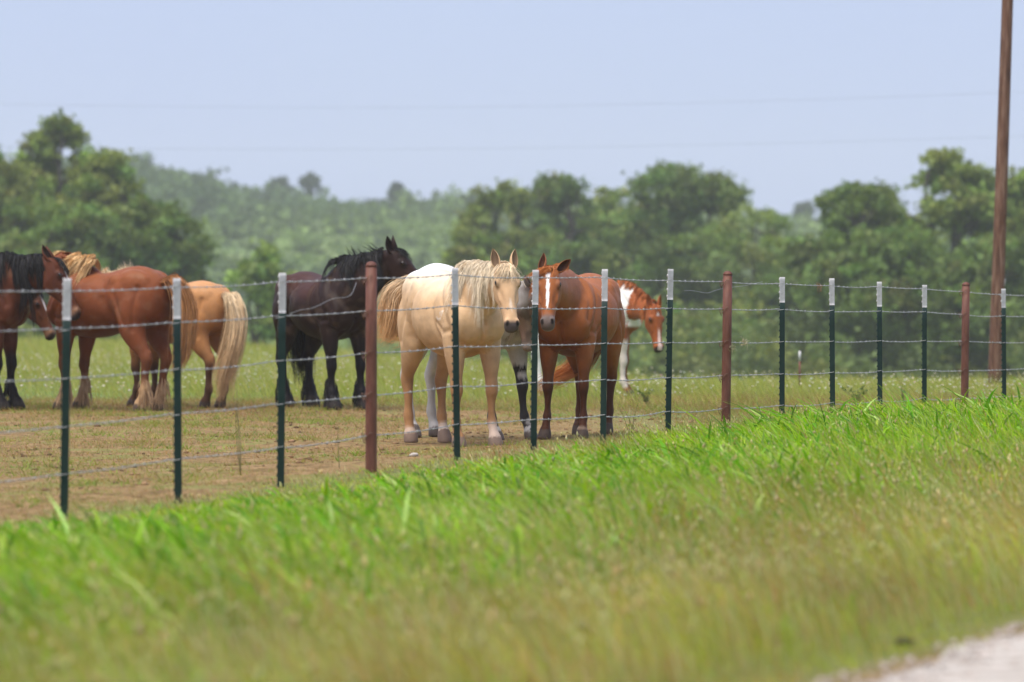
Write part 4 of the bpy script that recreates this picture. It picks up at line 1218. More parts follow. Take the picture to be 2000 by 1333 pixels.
def tree(name, label, px, py_top, hw, D, cat="tree", group="trees behind the field", col=(.085, .125, .032), n_cl=80, cards=62, card=.15, airy=.0, seed=1, py_low=690, lobes=None, clr=.62):
    g = np.random.default_rng(seed)
    if px > 880 or px < 420: hw = hw * 1.18; n_cl = int(n_cl * 2.6)
    x0 = (px - 1000) / 7500 * D
    base = np.array([x0, D, float(ground_z(x0, D))])
    ztop = CAM_Z + (582 - py_top) / 7500 * D
    rx = hw / 7500 * D
    Hh = ztop - base[2]
    zlow = CAM_Z + (582 - py_low) / 7500 * D - base[2]
    root = empty(name, base)
    tag(root, label, cat, group)
    # clump centres inside an uneven crown
    cz, rz = (Hh + zlow) / 2, (Hh - zlow) / 2
    cand = unit(g.normal(size=(n_cl * 6, 3))) * (g.random((n_cl * 6, 1)) ** .38)
    lump = fbm(unit(cand) * 1.7 + seed * 3.1, seed, 3)
    cand = cand * (.72 + .62 * (lump - .3))[:, None]
    hz = cand[:, 2]
    prof = np.interp(hz, [-1, -.6, -.1, .4, .8, 1.1], [.62, .92, 1.0, .92, .68, .42])
    Cn = np.column_stack([cand[:, 0] * rx * prof, cand[:, 1] * rx * prof, cz + hz * rz])
    # foliage gathers in flattened lobes carried by the limbs, open air between them
    nl = int(9 + rx * 1.2)
    ld = unit(g.normal(size=(nl, 3)) * np.array([1, 1, .9]) + np.array([0, 0, .25]))
    lpr = np.interp(ld[:, 2], [-1, -.6, -.1, .4, .8, 1.1], [.62, .92, 1.0, .92, .68, .42])
    lc = np.column_stack([ld[:, 0] * rx * lpr * .78, ld[:, 1] * rx * lpr * .78, cz + ld[:, 2] * rz * .82])
    li = g.integers(0, nl, len(Cn)); lr = g.uniform(.26, .44, nl) * rx
    q = unit(g.normal(size=(len(Cn), 3)) + np.array([0, 0, .35])) * (g.random((len(Cn), 1)) ** .35)
    Lp = lc[li] + q * lr[li][:, None] * np.array([1, 1, .62])
    pick = g.random(len(Cn)) < .66
    Cn = np.where(pick[:, None], Lp, Cn)
    if lobes:
        for (lx, lz, lr) in lobes:
            q = unit(g.normal(size=(14, 3))) * (g.random((14, 1)) ** .5) * lr
            Cn = np.concatenate([q + np.array([lx, 0, lz]), Cn])
    if airy: 
        kp = fbm(Cn * .55 + 5, seed + 3, 2) > .30 + .3 * airy
        Cn = Cn[kp]
    Cn = Cn[:n_cl]
    Cn[:, 2] = np.minimum(Cn[:, 2], Hh - .25)
    rad = clr * g.uniform(.6, 1.25, len(Cn)) * (rx / 4.2) ** .5
    V, F = leaf_cards(Cn, cards, rad, card, g, .72)
    tint = g.uniform(.68, 1.3, (len(Cn), 1)) * np.asarray(col) * (1 + g.normal(0, .08, (len(Cn), 3)))
    cc = np.repeat(tint, cards, 0) * g.uniform(.75, 1.25, (len(Cn) * cards, 1))
    link_mesh("crown", np_mesh("crown", V, F, M_LEAF, np.repeat(cc, 3, 0)), root)
    # trunk and limbs
    sp = Soup()
    fork = np.array([g.normal(0, .25), g.normal(0, .25), max(zlow * .55, Hh * .17)])
    r0 = .034 * Hh
    P = hermite(np.array([[0, 0, -.4], [g.normal(0, .1), 0, fork[2] * .5], fork]), 8)
    V, F = tube(P, np.linspace(r0 * 1.25, r0 * .85, 8), 9); sp.add(V, F)
    mains = []
    for k in range(6):
        an = k * 1.05 + g.random()
        e = np.array([math.cos(an) * rx * .42, math.sin(an) * rx * .42, cz + rz * g.uniform(-.1, .45)])
        mid_ = fork * .5 + e * .5 + np.array([math.cos(an) * .3, math.sin(an) * .3, -.1 * Hh * g.random()]) + g.normal(0, .25, 3)
        P = hermite(np.array([fork, mid_, e]), 9); P[1:] += g.normal(0, .05, (8, 3))
        V, F = tube(P, np.linspace(r0 * .55, r0 * .17, 9), 7); sp.add(V, F); mains.append(P)
    allp = np.concatenate(mains)
    for c in Cn[:: 2 if len(Cn) > 60 else 1]:
        s_ = allp[np.argmin(((allp - c) ** 2).sum(1) + (allp[:, 2] > c[2]) * 3)]
        P = hermite(np.array([s_, (s_ + c) / 2 + np.array([0, 0, .15]) + g.normal(0, .15, 3), c]), 6)
        V, F = tube(P, np.linspace(r0 * .16, r0 * .05, 6), 4); sp.add(V, F)
    link_mesh("trunk", sp.mesh("trunk", M_BARK, True), root)
    return root

OLIVE, DEEP, FRESH = (.20, .265, .055), (.135, .205, .045), (.20, .30, .07)
TREES = [
    # label, px, top, half width, distance, colour, options
    ("tall narrow tree with a ragged top rising over the left thicket", 118, 226, 78, 205, OLIVE, dict(airy=.15, n_cl=80, seed=21, py_low=520)),
    ("broad olive-green oak cut by the left edge of the picture", -40, 258, 150, 200, OLIVE, dict(n_cl=120, seed=22, py_low=660)),
    ("rounded oak leaning right beside the tall ragged tree", 215, 290, 105, 198, OLIVE, dict(airy=.25, n_cl=85, seed=23, py_low=640)),
    ("low spreading oak at the right end of the left thicket", 300, 392, 112, 190, DEEP, dict(n_cl=90, seed=24, py_low=660)),
    ("bushy oak filling the bottom of the left thicket behind the horses", 110, 400, 150, 188, DEEP, dict(n_cl=110, seed=25, py_low=670)),
    ("bright green young tree standing alone left of the black horse", 515, 478, 66, 170, FRESH, dict(n_cl=60, seed=26, py_low=680, clr=.75)),
    ("olive oak at the left end of the central grove", 985, 352, 92, 232, OLIVE, dict(n_cl=90, seed=27, py_low=660)),
    ("oak with a domed crown in the left of the central grove", 1095, 334, 105, 240, DEEP, dict(n_cl=100, seed=28, py_low=650)),
    ("oak standing behind the middle of the central grove", 1205, 338, 95, 252, OLIVE, dict(n_cl=90, seed=29, py_low=650)),
    ("tallest oak of the central grove with sky showing through its top", 1330, 312, 118, 236, DEEP, dict(airy=.45, n_cl=120, seed=30, py_low=560)),
    ("lower oak at the right end of the central grove", 1470, 372, 118, 226, OLIVE, dict(airy=.2, n_cl=90, seed=31, py_low=690)),
    ("dark bushy oak low in front of the central grove", 1300, 470, 165, 215, DEEP, dict(n_cl=150, seed=32, py_low=735)),
    ("low olive bush at the left foot of the central grove", 915, 478, 72, 210, OLIVE, dict(n_cl=60, seed=33, py_low=690, clr=.7)),
    ("dark oak right above the chestnut horse, low in the grove", 1130, 470, 120, 212, DEEP, dict(n_cl=110, seed=38, py_low=730)),
    ("dense dark green oak left in the right-hand grove", 1690, 362, 128, 190, DEEP, dict(n_cl=120, seed=34, py_low=640)),
    ("open airy oak with a flat top beside the utility pole", 1850, 298, 98, 196, OLIVE, dict(airy=.75, n_cl=75, seed=35, py_low=520)),
    ("oak behind the utility pole cut by the right edge", 1992, 322, 90, 200, OLIVE, dict(airy=.45, n_cl=80, seed=36, py_low=560)),
    ("wide dark oak filling the bottom of the right-hand grove", 1765, 455, 180, 182, DEEP, dict(n_cl=170, seed=37, py_low=735)),
    ("dark oak low at the right edge behind the utility pole", 1965, 470, 130, 178, DEEP, dict(n_cl=120, seed=39, py_low=735)),
    ("small dark oak between the two groves", 1545, 520, 75, 200, DEEP, dict(n_cl=60, seed=40, py_low=735, clr=.7)),
]
for lab, px, pt, hw, D, colr, kw in TREES:
    tree("bush" if "bush " in lab else "oak_tree", lab, px, pt, hw, D, col=colr, **kw)

# single trees standing up from the ridge line
for lab, px, pt, hw, sd in (("small round tree breaking the ridge line left of centre", 545, 340, 30, 51), ("tiny round tree on the ridge line, next to a wider one", 607, 338, 18, 52),
                            ("lone dark tree on the ridge line right of the tiny round tree", 775, 356, 18, 53), ("wide dark tree on the ridge just right of the left thicket", 270, 306, 36, 54),
                            ("pointed pale tree on the far ridge between the groves", 1570, 392, 18, 55)):
    g = np.random.default_rng(sd)
    D = 690.0
    x0 = (px - 1000) / 7500 * D
    zt = CAM_Z + (582 - pt) / 7500 * D
    zb = min(float(ground_z(x0, D)), zt - 4)
    root = empty("ridge_tree", (x0, D, zb)); tag(root, lab, "tree", "trees along the ridge")
    Hh = zt - zb; rx = hw / 7500 * D
    Cn = unit(g.normal(size=(40, 3))) * (g.random((40, 1)) ** .4) * np.array([rx, rx, min(Hh * .4, rx * 1.2)]) + np.array([0, 0, Hh - min(Hh * .4, rx * 1.2)])
    V, F = leaf_cards(Cn, 40, np.full(40, rx * .35), .30, g)
    link_mesh("crown", np_mesh("crown", V, F, M_LEAF, np.tile(np.array([[.055, .085, .035]]), (len(V), 1)) * np.repeat(g.uniform(.7, 1.3, (len(V) // 3, 1)), 3, 0)), root)
    V, F = tube(np.array([[0, 0, -.5], [.1, 0, Hh * .4], [0, .1, Hh * .8]]), [.35, .28, .1], 6)
    link_mesh("trunk", np_mesh("trunk", V, F, M_BARK), root)

# tangled undergrowth at the foot of the groves
g = np.random.default_rng(64)
n = 520
px_ = np.r_[g.uniform(860, 2150, 380), g.uniform(-250, 400, 140)]
Du = np.r_[g.uniform(165, 225, 380), g.uniform(165, 195, 140)]
Xu = (px_ - 1000) / 7500 * Du
hu = g.uniform(.2, 1, n) ** 1.2 * np.interp(fbm(np.column_stack([Xu * .12, Du * .05]), 65, 2), [.3, .7], [2.2, 6.0])
cu = np.column_stack([Xu, Du, ground_z(Xu, Du) + hu])
V, F = leaf_cards(cu, 90, g.uniform(.8, 1.4, n), .17, g)
tc = pal_u = np.where((g.random(n) < .35)[:, None], [[.19, .22, .05]], [[.12, .17, .045]]) * g.uniform(.7, 1.3, (n, 1))
cc = np.repeat(np.repeat(tc, 90, 0) * g.uniform(.75, 1.25, (n * 90, 1)), 3, 0)
tag(link_mesh("undergrowth", np_mesh("undergrowth", V, F, M_LEAF, cc)), "dark tangled undergrowth at the foot of the groves", "undergrowth", kind="stuff")

# the far wooded hillside reads as one mass of scrub and crowns
g = np.random.default_rng(60)
n = 4600
Yh = np.sqrt(g.uniform(255 ** 2, 780 ** 2, n)); Xh = g.uniform(-.21, .21, n) * Yh
kp = fbm(np.stack([Xh, Yh], -1) * .02, 61, 3) + .12 * g.random(n) > .36
Xh, Yh = Xh[kp], Yh[kp]; n = len(Xh)
sz = g.uniform(1.1, 3.0, n)
cl = np.column_stack([Xh, Yh, ground_z(Xh, Yh) + sz * .75])
sub = np.repeat(cl, 4, 0) + g.normal(0, 1, (n * 4, 3)) * np.repeat(sz, 4)[:, None] * np.array([.45, .45, .35])
V, F = leaf_cards(sub, 12, np.repeat(sz, 4) * .5, .5, g)
kind = fbm(np.stack([Xh, Yh], -1) * .015 + 9, 62, 2)
tc = lerp3(np.tile([.105, .165, .058], (n, 1)), (.19, .275, .075), sstep(.42, .58, kind)) * g.uniform(.45, 1.4, (n, 1))
cc = np.repeat(tc, 4 * 12 * 3, 0) * np.repeat(g.uniform(.8, 1.2, (n * 48, 1)), 3, 0)
tag(link_mesh("hillside_woods", np_mesh("hillside_woods", V, F, M_LEAF, cc)), "distant hazy green woods covering the long hillside", "woods", kind="stuff")

# ================================================================ utility pole and lines
M_POLE = mat_simple("weathered_pole_wood", [(.34, (.055, .022, .013)), (.5, (.15, .068, .041)), (.66, (.26, .155, .11))], scale=7, rough=.85, bump=.5, stretch=(6, 6, .35), bscale=26)
Dp = 53.0
b0, b1 = PX(1942, 752, Dp), PX(1967, 0, Dp)
b0[2] = float(ground_z(b0[0], b0[1])) - .15
ext = b1 + (b1 - b0) * .55
root = empty("utility_pole", (b0[0], b0[1], b0[2] + .15)); tag(root, "weathered brown wooden utility pole leaning slightly at the right edge", "utility pole")
O = np.array([b0[0], b0[1], b0[2] + .15])
P = np.linspace(b0, ext, 24) - O
V, F = tube(P, np.linspace(.096, .068, 24), 18)
link_mesh("shaft", np_mesh("shaft", V, F, M_POLE, None, True), root)
pz = (b0 + (b1 - b0) * .29) - O
V, F = box(pz + np.array([.088, -.01, 0]), .008, .012, .05)
link_mesh("insulator_bracket", np_mesh("insulator_bracket", V, F, M_TIP), root)

M_CABLE = mat_simple("power_cable", [(.3, (.10, .10, .11)), (.7, (.16, .16, .17))], scale=3, rough=.6, bump=0)
for lab, pts in (("upper thin power line crossing the sky", ((-900, 190), (0, 204), (500, 210), (900, 210), (1300, 203), (2000, 180), (2800, 140))),
                 ("lower thin power line crossing the sky", ((-900, 276), (0, 288), (500, 292), (900, 291), (1300, 285), (2000, 266), (2800, 232)))):
    P = hermite(np.array([PX(a_, b_, 120.0) for a_, b_ in pts]), 60)
    V, F = tube(P, .0032, 5)
    tag(link_mesh("power_line", np_mesh("power_line", V, F, M_CABLE)), lab, "power line", "power lines overhead")

# small survey stake far out in the field
s0 = PX(1562, 730, 52.0); s0[2] = float(ground_z(s0[0], s0[1]))
root = empty("marker_stake", s0); tag(root, "short far marker stake with pale top standing in the field", "stake")
V, F = box((0, 0, .18), .014, .014, .20); link_mesh("stake", np_mesh("stake", V, F, M_PIPE), root)
V, F = box((0, 0, .45), .0145, .0145, .069); link_mesh("pale_top", np_mesh("pale_top", V, F, M_TIP), root)

# ================================================================ haze
m, nt, N, L, out = new_mat("haze_air")
pv = N.new("ShaderNodeVolumePrincipled")
pv.inputs["Color"].default_value = (.94, .97, 1.0, 1)
pv.inputs["Density"].default_value = 0.00042
pv.inputs["Anisotropy"].default_value = 0.15
L.new(pv.outputs["Volume"], out.inputs["Volume"])
V, F = box((0, 585, 14), 460, 640, 22)
V[:, 2] = np.where(V[:, 2] > 0, 40.0, -9.0)
V[:, 0] = np.sign(V[:, 0]) * 425
V[:, 1] = np.where(V[:, 1] > 585, 1012.0, -40.0)
hz = link_mesh("haze", np_mesh("haze", V, F, m))
tag(hz, "pale hazy air over the whole valley", "haze", kind="stuff")
# ================================================================ grasses
M_GRASS = mat_leaf("grass_blades", trans=.45, rough=.40, var=.30, spec=.22, nscale=1.6)

def blade_mesh(name, x, y, h, w, lean, curl, c0, c1, g, seg=2, mat=None, facing=None):
    n = len(x)
    z = ground_z(x, y) - .005
    f = np.linspace(0, 1, seg + 1)
    B = np.stack([x, y, z], -1)
    ln = np.concatenate([lean, np.zeros((n, 1))], 1)
    up = 1 - curl[:, None] * f[None] ** 2 * .55
    P = B[:, None] + np.array([0, 0, 1.]) * (h[:, None] * f[None] * up)[..., None] + ln[:, None] * (h[:, None] * f[None] ** 1.6)[..., None]
    an = g.uniform(0, 6.28, n) if facing is None else facing
    sd = np.stack([np.cos(an), np.sin(an), 0 * an], -1)
    ww = w[:, None] * np.interp(f, [0, .35, .7, 1], [.7, 1, .75, .04])[None]
    Lf = P - sd[:, None] * ww[..., None] * .5; Rt = P + sd[:, None] * ww[..., None] * .5
    V = np.stack([Lf[:, :-1], Rt[:, :-1]], 2).reshape(n, -1, 3)          # pairs
    V = np.concatenate([V, P[:, -1:]], 1)                                 # tip
    k = 2 * seg + 1
    b = np.arange(n)[:, None] * k
    quads = []
    for s in range(seg - 1):
        quads.append(b + np.array([[2 * s, 2 * s + 1, 2 * s + 3, 2 * s + 2]]))
    tri = b + np.array([[2 * seg - 2, 2 * seg - 1, 2 * seg]])
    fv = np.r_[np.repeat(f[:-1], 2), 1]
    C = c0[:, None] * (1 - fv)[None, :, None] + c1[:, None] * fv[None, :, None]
    return np_mesh(name, V.reshape(-1, 3), [np.concatenate(quads), tri] if quads else [tri], mat or M_GRASS, C.reshape(-1, 3))

def scatter(n, y0, y1, g, pw=1.0, margin=1.0, xlim=.145):
    """even scatter over the wedge of ground in view (with room to either side), thinner with distance"""
    u_ = g.random(n)
    y = (y0 ** pw + u_ * (y1 ** pw - y0 ** pw)) ** (1 / pw)
    x = g.uniform(-1, 1, n) * (xlim * y + margin)
    return x, y

def pal(g, n, cols, wts, var=.25):
    k = g.choice(len(cols), n, p=np.asarray(wts) / sum(wts))
    return np.asarray(cols)[k] * g.uniform(1 - var, 1 + var, (n, 1)) * (1 + g.normal(0, .06, (n, 3)))

def cap_height(h, d, i, g):
    """grass is grazed and trodden short close to the fence at the near end, left tall farther along"""
    near_ = np.interp(-d, [-.2, .5, 1, 2, 3, 4, 6], [.035, .06, .095, .17, .27, .38, .5])
    r = sstep(3.0, 8.0, i)
    return np.minimum(h, (near_ * (1 - r) + .40 * r) * g.uniform(.5, 1.3, len(h)))

g = np.random.default_rng(70)
# --- road verge: everything between the fence and the gravel
x, y = scatter(515000, 9.0, 42.0, g, 1.15)
i, d = fence_coords(x, y)
k = (d < .12 + .25 * (fbm(np.stack([x, y], -1) * 1.5, 3, 3) - .5)) & (d > ROAD_D + .12 + .5 * (fbm(np.stack([x, y], -1) * 2, 4, 3) - .5))
x, y, d = x[k], y[k], d[k]
pn = fbm(np.stack([x, y], -1) * .9, 71, 4); pn2 = fbm(np.stack([x, y], -1) * 2.6, 72, 3)
dd = -d + 2.4 * (pn - .5)
lush = sstep(.15, .8, dd) * sstep(5.2, 3.4, dd)
dry = sstep(3.6, 6.0, dd) * (.45 + .55 * sstep(-3, 2.0, x))
edge = sstep(5.9, 6.7, -d)
n = len(x)
keep = g.random(n) < (.55 + .45 * lush) * (1 - .40 * edge) * np.clip(.45 + 1.3 * pn2, .3, 1) * np.where(d > -.25, .45, 1)
x, y, d, lush, dry, edge, pn2 = x[keep], y[keep], d[keep], lush[keep], dry[keep], edge[keep], pn2[keep]
n = len(x)
green = pal(g, n, [(.235, .43, .006), (.32, .49, .014), (.16, .35, .003), (.45, .56, .06)], [3, 4, 2, 2.5])
olive = pal(g, n, [(.46, .56, .04), (.56, .60, .08), (.33, .49, .02), (.58, .50, .12)], [4, 3, 3, 1.5])
rust = pal(g, n, [(.48, .26, .10), (.58, .40, .19), (.40, .34, .09), (.26, .32, .05)], [2.6, 3, 2, 1.2])
clf = fbm(np.stack([x, y], -1) * 2.4, 77, 3); clh = fbm(np.stack([x, y], -1) * 1.1, 78, 3)
c = olive * (1 - lush[:, None]) + green * lush[:, None]
pn3 = fbm(np.stack([x, y], -1) * 1.6, 76, 3)
mixd = (g.random(n) < (dry + .16 * sstep(2.5, 4, -d)) * (.10 + .9 * sstep(.46, .53, pn3)))[:, None]
c = np.where(mixd, rust, c)
fresh = (g.random(n) < .45 * edge)[:, None]
c = np.where(fresh, green * .95, c) * (.45 + 1.1 * clf)[:, None]
h = (.15 + .15 * lush + .11 * dry * (1 - edge)) * g.uniform(.4, 1.35, n) * (.25 + 1.5 * clh) * (.7 + .6 * clf) * (1 - .6 * edge)
i_f, _ = fence_coords(x, y)
nearf = np.interp(-d, [-.2, .5, 1.3, 2.4], [.16, .26, .55, 1.0])
h = cap_height(h * (nearf + (1 - nearf) * .62 * sstep(3.5, 9.0, i_f)), d, i_f, g)
w = (.0042 + .0035 * lush) * g.uniform(.7, 1.4, n) * np.clip(y / 22, .8, 1.6)
ang = g.uniform(0, 6.28, n); lm = np.abs(g.normal(.42, .3, n))
swirl = 6.28 * fbm(np.stack([x, y], -1) * .8, 74, 2)
lean = np.stack([np.cos(ang) * lm - .22 + .3 * np.cos(swirl), np.sin(ang) * lm + .3 * np.sin(swirl)], -1)
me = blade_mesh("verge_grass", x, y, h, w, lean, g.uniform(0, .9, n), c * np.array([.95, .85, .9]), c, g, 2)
tag(link_mesh("verge_grass", me), "tall green and straw-coloured grass on the verge before the fence", "grass", kind="stuff")

# --- broad arching blades in the lush band
x, y = scatter(92000, 10.0, 42.0, g, 1.25)
i, d = fence_coords(x, y)
pn = fbm(np.stack([x, y], -1) * .8, 81, 4)
dd = -d
k = (dd > .35) & (dd < 4.6) & (g.random(len(x)) < sstep(.40, .56, pn + .22 * sstep(.5, 1.2, dd) * sstep(3.6, 2.4, dd)) * (.35 + .65 * sstep(4.2, 2.6, dd)))
x, y, d = x[k], y[k], d[k]; n = len(x)
c = pal(g, n, [(.09, .27, .002), (.15, .38, .003), (.27, .50, .008), (.50, .66, .18)], [3, 4, 3, 1.6], .3)
i_f, _ = fence_coords(x, y)
h = g.uniform(.20, .50, n) * (np.interp(-d, [.3, 1.2, 2.2], [.3, .6, 1.0]) ** (1 - sstep(3.5, 9, i_f))); w = g.uniform(.012, .030, n) * (1 + .3 * sstep(3, 8, i_f))
ang = g.uniform(0, 6.28, n); lm = g.uniform(.3, .9, n)
lean = np.stack([np.cos(ang) * lm - .42, np.sin(ang) * lm * .8], -1)
h = h * (.45 + 1.0 * fbm(np.stack([x, y], -1) * 1.1, 78, 3))
h = np.where(g.random(n) < .14, h * .85, cap_height(h, d, i_f, g) * g.choice([1, 1, 1, 1.35], n))
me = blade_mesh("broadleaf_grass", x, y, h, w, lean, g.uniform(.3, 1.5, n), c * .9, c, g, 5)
tag(link_mesh("broadleaf_grass", me), "broad bright green arching blades in the lush band of the verge", "grass", kind="stuff")

# --- seed stems: thin pale stalks with small heads
x, y = scatter(90000, 9.0, 42.0, g, 1.2)
i, d = fence_coords(x, y)
k = (d < .2) & (d > ROAD_D + .25) & (g.random(len(x)) < .25 + .5 * sstep(2.6, 4.6, -d) + .5 * sstep(1.2, .3, -d))
x, y, d = x[k], y[k], d[k]; n = len(x)
c = pal(g, n, [(.56, .54, .28), (.44, .46, .18), (.52, .34, .17), (.30, .36, .08), (.36, .20, .09)], [3, 3, 1.6, 2, 1.4])
i_f, _ = fence_coords(x, y)
h = g.uniform(.20, .42, n) * (1 - .4 * sstep(5.8, 6.6, -d)) * (np.interp(-d, [-.2, .4, 1.3, 2.2], [.2, .25, .6, 1.0]) ** (1 - .6 * sstep(3.5, 9, i_f)))
lean = np.stack([-.35 + g.normal(0, .22, n), g.normal(0, .2, n)], -1)
h = cap_height(h, d, i_f, g) * 1.25
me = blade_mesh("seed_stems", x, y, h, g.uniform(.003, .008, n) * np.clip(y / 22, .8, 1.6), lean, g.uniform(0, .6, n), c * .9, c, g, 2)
tag(link_mesh("seed_stems", me), "thin pale seed stems standing above the verge grass", "grass", kind="stuff")

# --- small leafy weeds between the grasses
x, y = scatter(9000, 9.5, 36.0, g, 1.2)
i, d = fence_coords(x, y)
pn = fbm(np.stack([x, y], -1) * .7, 85, 3)
k = (d < -.8) & (d > ROAD_D + .8) & (pn > .54); x, y = x[k], y[k]; n0 = len(x)
L_n = 9
hx = np.repeat(x, L_n) + g.normal(0, .025, n0 * L_n); hy = np.repeat(y, L_n) + g.normal(0, .025, n0 * L_n); n = len(hx)
ang = g.uniform(0, 6.28, n); lm = g.uniform(.5, 1.6, n)
c = np.repeat(pal(g, n0, [(.24, .44, .02), (.32, .46, .05), (.18, .36, .03)], [3, 2, 2], .2), L_n, 0)
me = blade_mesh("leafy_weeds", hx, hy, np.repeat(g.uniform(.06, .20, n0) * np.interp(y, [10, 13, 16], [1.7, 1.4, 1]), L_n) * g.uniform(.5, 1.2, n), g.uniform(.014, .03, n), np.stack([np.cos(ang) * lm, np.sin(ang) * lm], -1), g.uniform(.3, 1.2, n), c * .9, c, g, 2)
tag(link_mesh("leafy_weeds", me), "small bright leafy weeds scattered through the verge grass", "weeds", kind="stuff")

# --- feathery seed heads
x, y = scatter(16000, 10.0, 42.0, g, 1.1)
i, d = fence_coords(x, y)
k = (d < .1) & (d > ROAD_D + .3) & (g.random(len(x)) < .25 + .6 * sstep(1.6, .3, -d) * sstep(4, 8, i) + .5 * sstep(2.8, 4.4, -d)); x, y, d = x[k], y[k], d[k]; n = len(x)
i_f, _ = fence_coords(x, y)
hz_ = g.uniform(.16, .34, n) * (np.interp(-d, [-.2, .4, 1.3, 2.2], [.25, .3, .65, 1.0]) ** (1 - .6 * sstep(3.5, 9, i_f)))
hz_ = cap_height(hz_, d, i_f, g) * 1.1
P0_ = np.column_stack([x - .10 * hz_ / .3, y, ground_z(x, y) + hz_])
V, F, C = pebble_soup(n, P0_, g.uniform(.004, .008, n), pal(g, n, [(.58, .54, .30), (.50, .50, .24), (.62, .50, .30)], [3, 3, 1]), 2.6, seed=16)
sp = Soup(); sp.add(V, F, C)
st = np.stack([np.column_stack([x - .0015, y, P0_[:, 2] - hz_]), np.column_stack([x + .0015, y, P0_[:, 2] - hz_]), P0_], 1).reshape(-1, 3)
sp.add(st, np.arange(n * 3).reshape(n, 3), (.42, .45, .16))
tag(link_mesh("seed_heads", sp.mesh("seed_heads", M_GRASS)), "small pale seed heads nodding above the verge grass", "seed heads", kind="stuff")

# --- trodden paddock: short sparse tufts and dead litter
x, y = scatter(260000, 20.0, 47.0, g, 1.3, 1.0)
i, d = fence_coords(x, y)
pn = fbm(np.stack([x, y], -1) * .9, 91, 4)
k = (d > .05) & (g.random(len(x)) < sstep(.34, .62, pn + .12 * sstep(38, 44, y) + .14 * sstep(.6, 3, x)) * .85 + .10)
x, y, pn = x[k], y[k], pn[k]; n = len(x)
cg = pal(g, n, [(.24, .29, .05), (.31, .32, .09), (.18, .25, .035)], [3, 2, 2])
ct_ = pal(g, n, [(.46, .33, .17), (.36, .21, .10), (.34, .28, .11), (.24, .13, .06)], [3, 3, 2, 2])
c = np.where((g.random(n) < sstep(.44, .64, pn) * .6)[:, None], cg, ct_)
h = g.uniform(.012, .06, n) * (1 + .9 * sstep(39, 45, y) + 1.3 * sstep(.5, 3.0, x))
lean = g.normal(0, .7, (n, 2)); lean[:, 0] -= .2
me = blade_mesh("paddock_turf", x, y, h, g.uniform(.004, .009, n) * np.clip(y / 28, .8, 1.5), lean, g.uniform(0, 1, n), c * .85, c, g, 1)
tag(link_mesh("paddock_turf", me), "short worn turf and dead litter on the trodden paddock floor", "grass", kind="stuff")

# --- low weeds and tufts in the paddock
x, y = scatter(5200, 21.0, 46.0, g, 1.2)
i, d = fence_coords(x, y)
pn = fbm(np.stack([x, y], -1) * .8, 93, 3)
k = (d > .2) & (pn + .10 * sstep(0, 2.5, x) + .06 * sstep(36, 43, y) > .56); x, y = x[k], y[k]; n0 = len(x)
L_n = 12
hx = np.repeat(x, L_n) + g.normal(0, .05, n0 * L_n); hy = np.repeat(y, L_n) + g.normal(0, .05, n0 * L_n); n = len(hx)
ang = g.uniform(0, 6.28, n); lm = g.uniform(.3, 1.5, n)
c = np.repeat(pal(g, n0, [(.20, .30, .04), (.28, .33, .07), (.15, .24, .035), (.40, .34, .14)], [3, 3, 2, 1.5], .2), L_n, 0)
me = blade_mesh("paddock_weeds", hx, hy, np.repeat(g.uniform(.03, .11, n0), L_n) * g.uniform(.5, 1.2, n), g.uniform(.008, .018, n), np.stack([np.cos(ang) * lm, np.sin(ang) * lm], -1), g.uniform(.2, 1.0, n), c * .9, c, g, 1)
tag(link_mesh("paddock_weeds", me), "low green weeds and tufts scattered over the paddock soil", "weeds", kind="stuff")

# --- open field behind the horses
x, y = scatter(190000, 40.5, 108.0, g, .6, 2.0)
c_ = crest(x)
edge0 = 43.2 - .55 * x + 2.2 * (fbm(np.stack([x, y], -1) * .4, 95, 3) - .5)
k = (y < c_ + 4) & (y > np.maximum(edge0, 37.5)) 
x, y = x[k], y[k]; n = len(x)
c = pal(g, n, [(.37, .40, .08), (.46, .44, .14), (.30, .36, .06), (.54, .46, .24)], [4, 3, 3, 1.6])
pn = fbm(np.stack([x, y], -1) * .35, 96, 3)
h = g.uniform(.08, .30, n) ** 1.2 * 1.3 * (.3 + 1.5 * pn) * np.clip((y - edge0[k]) / 3.0, .25, 1)
lean = g.normal(0, .35, (n, 2)); lean[:, 0] -= .35
me = blade_mesh("field_grass", x, y, h, g.uniform(.008, .018, n) * np.clip(y / 50, 1, 2.2), lean, g.uniform(0, 1, n), c * .9, c, g, 1)
tag(link_mesh("field_grass", me), "pale yellow-green meadow grass in the field behind the horses", "grass", kind="stuff")

# --- pale flower heads in that field
x, y = scatter(9000, 44.0, 75.0, g, .8, 2.0)
pn = fbm(np.stack([x, y], -1) * .8, 97, 3)
k = (pn > .50) & (y < crest(x)) & (y > 44.5 - .5 * x); x, y = x[k], y[k]; n = len(x)
zt = ground_z(x, y) + g.uniform(.10, .26, n)
V, F, C = pebble_soup(n, np.column_stack([x, y, zt]), g.uniform(.008, .020, n), pal(g, n, [(.62, .56, .40), (.70, .66, .56)], [2, 1]), .6, seed=6)
sp = Soup(); sp.add(V, F, C)
st = np.stack([np.column_stack([x - .002, y, zt - .3]), np.column_stack([x + .002, y, zt - .3]), np.column_stack([x + .001, y, zt])], 1).reshape(-1, 3)
sp.add(st, np.arange(n * 3).reshape(n, 3), (.20, .24, .07))
tag(link_mesh("meadow_flowers", sp.mesh("meadow_flowers", M_STRAW)), "tiny cream flower heads dotted through the field", "flowers", kind="stuff")

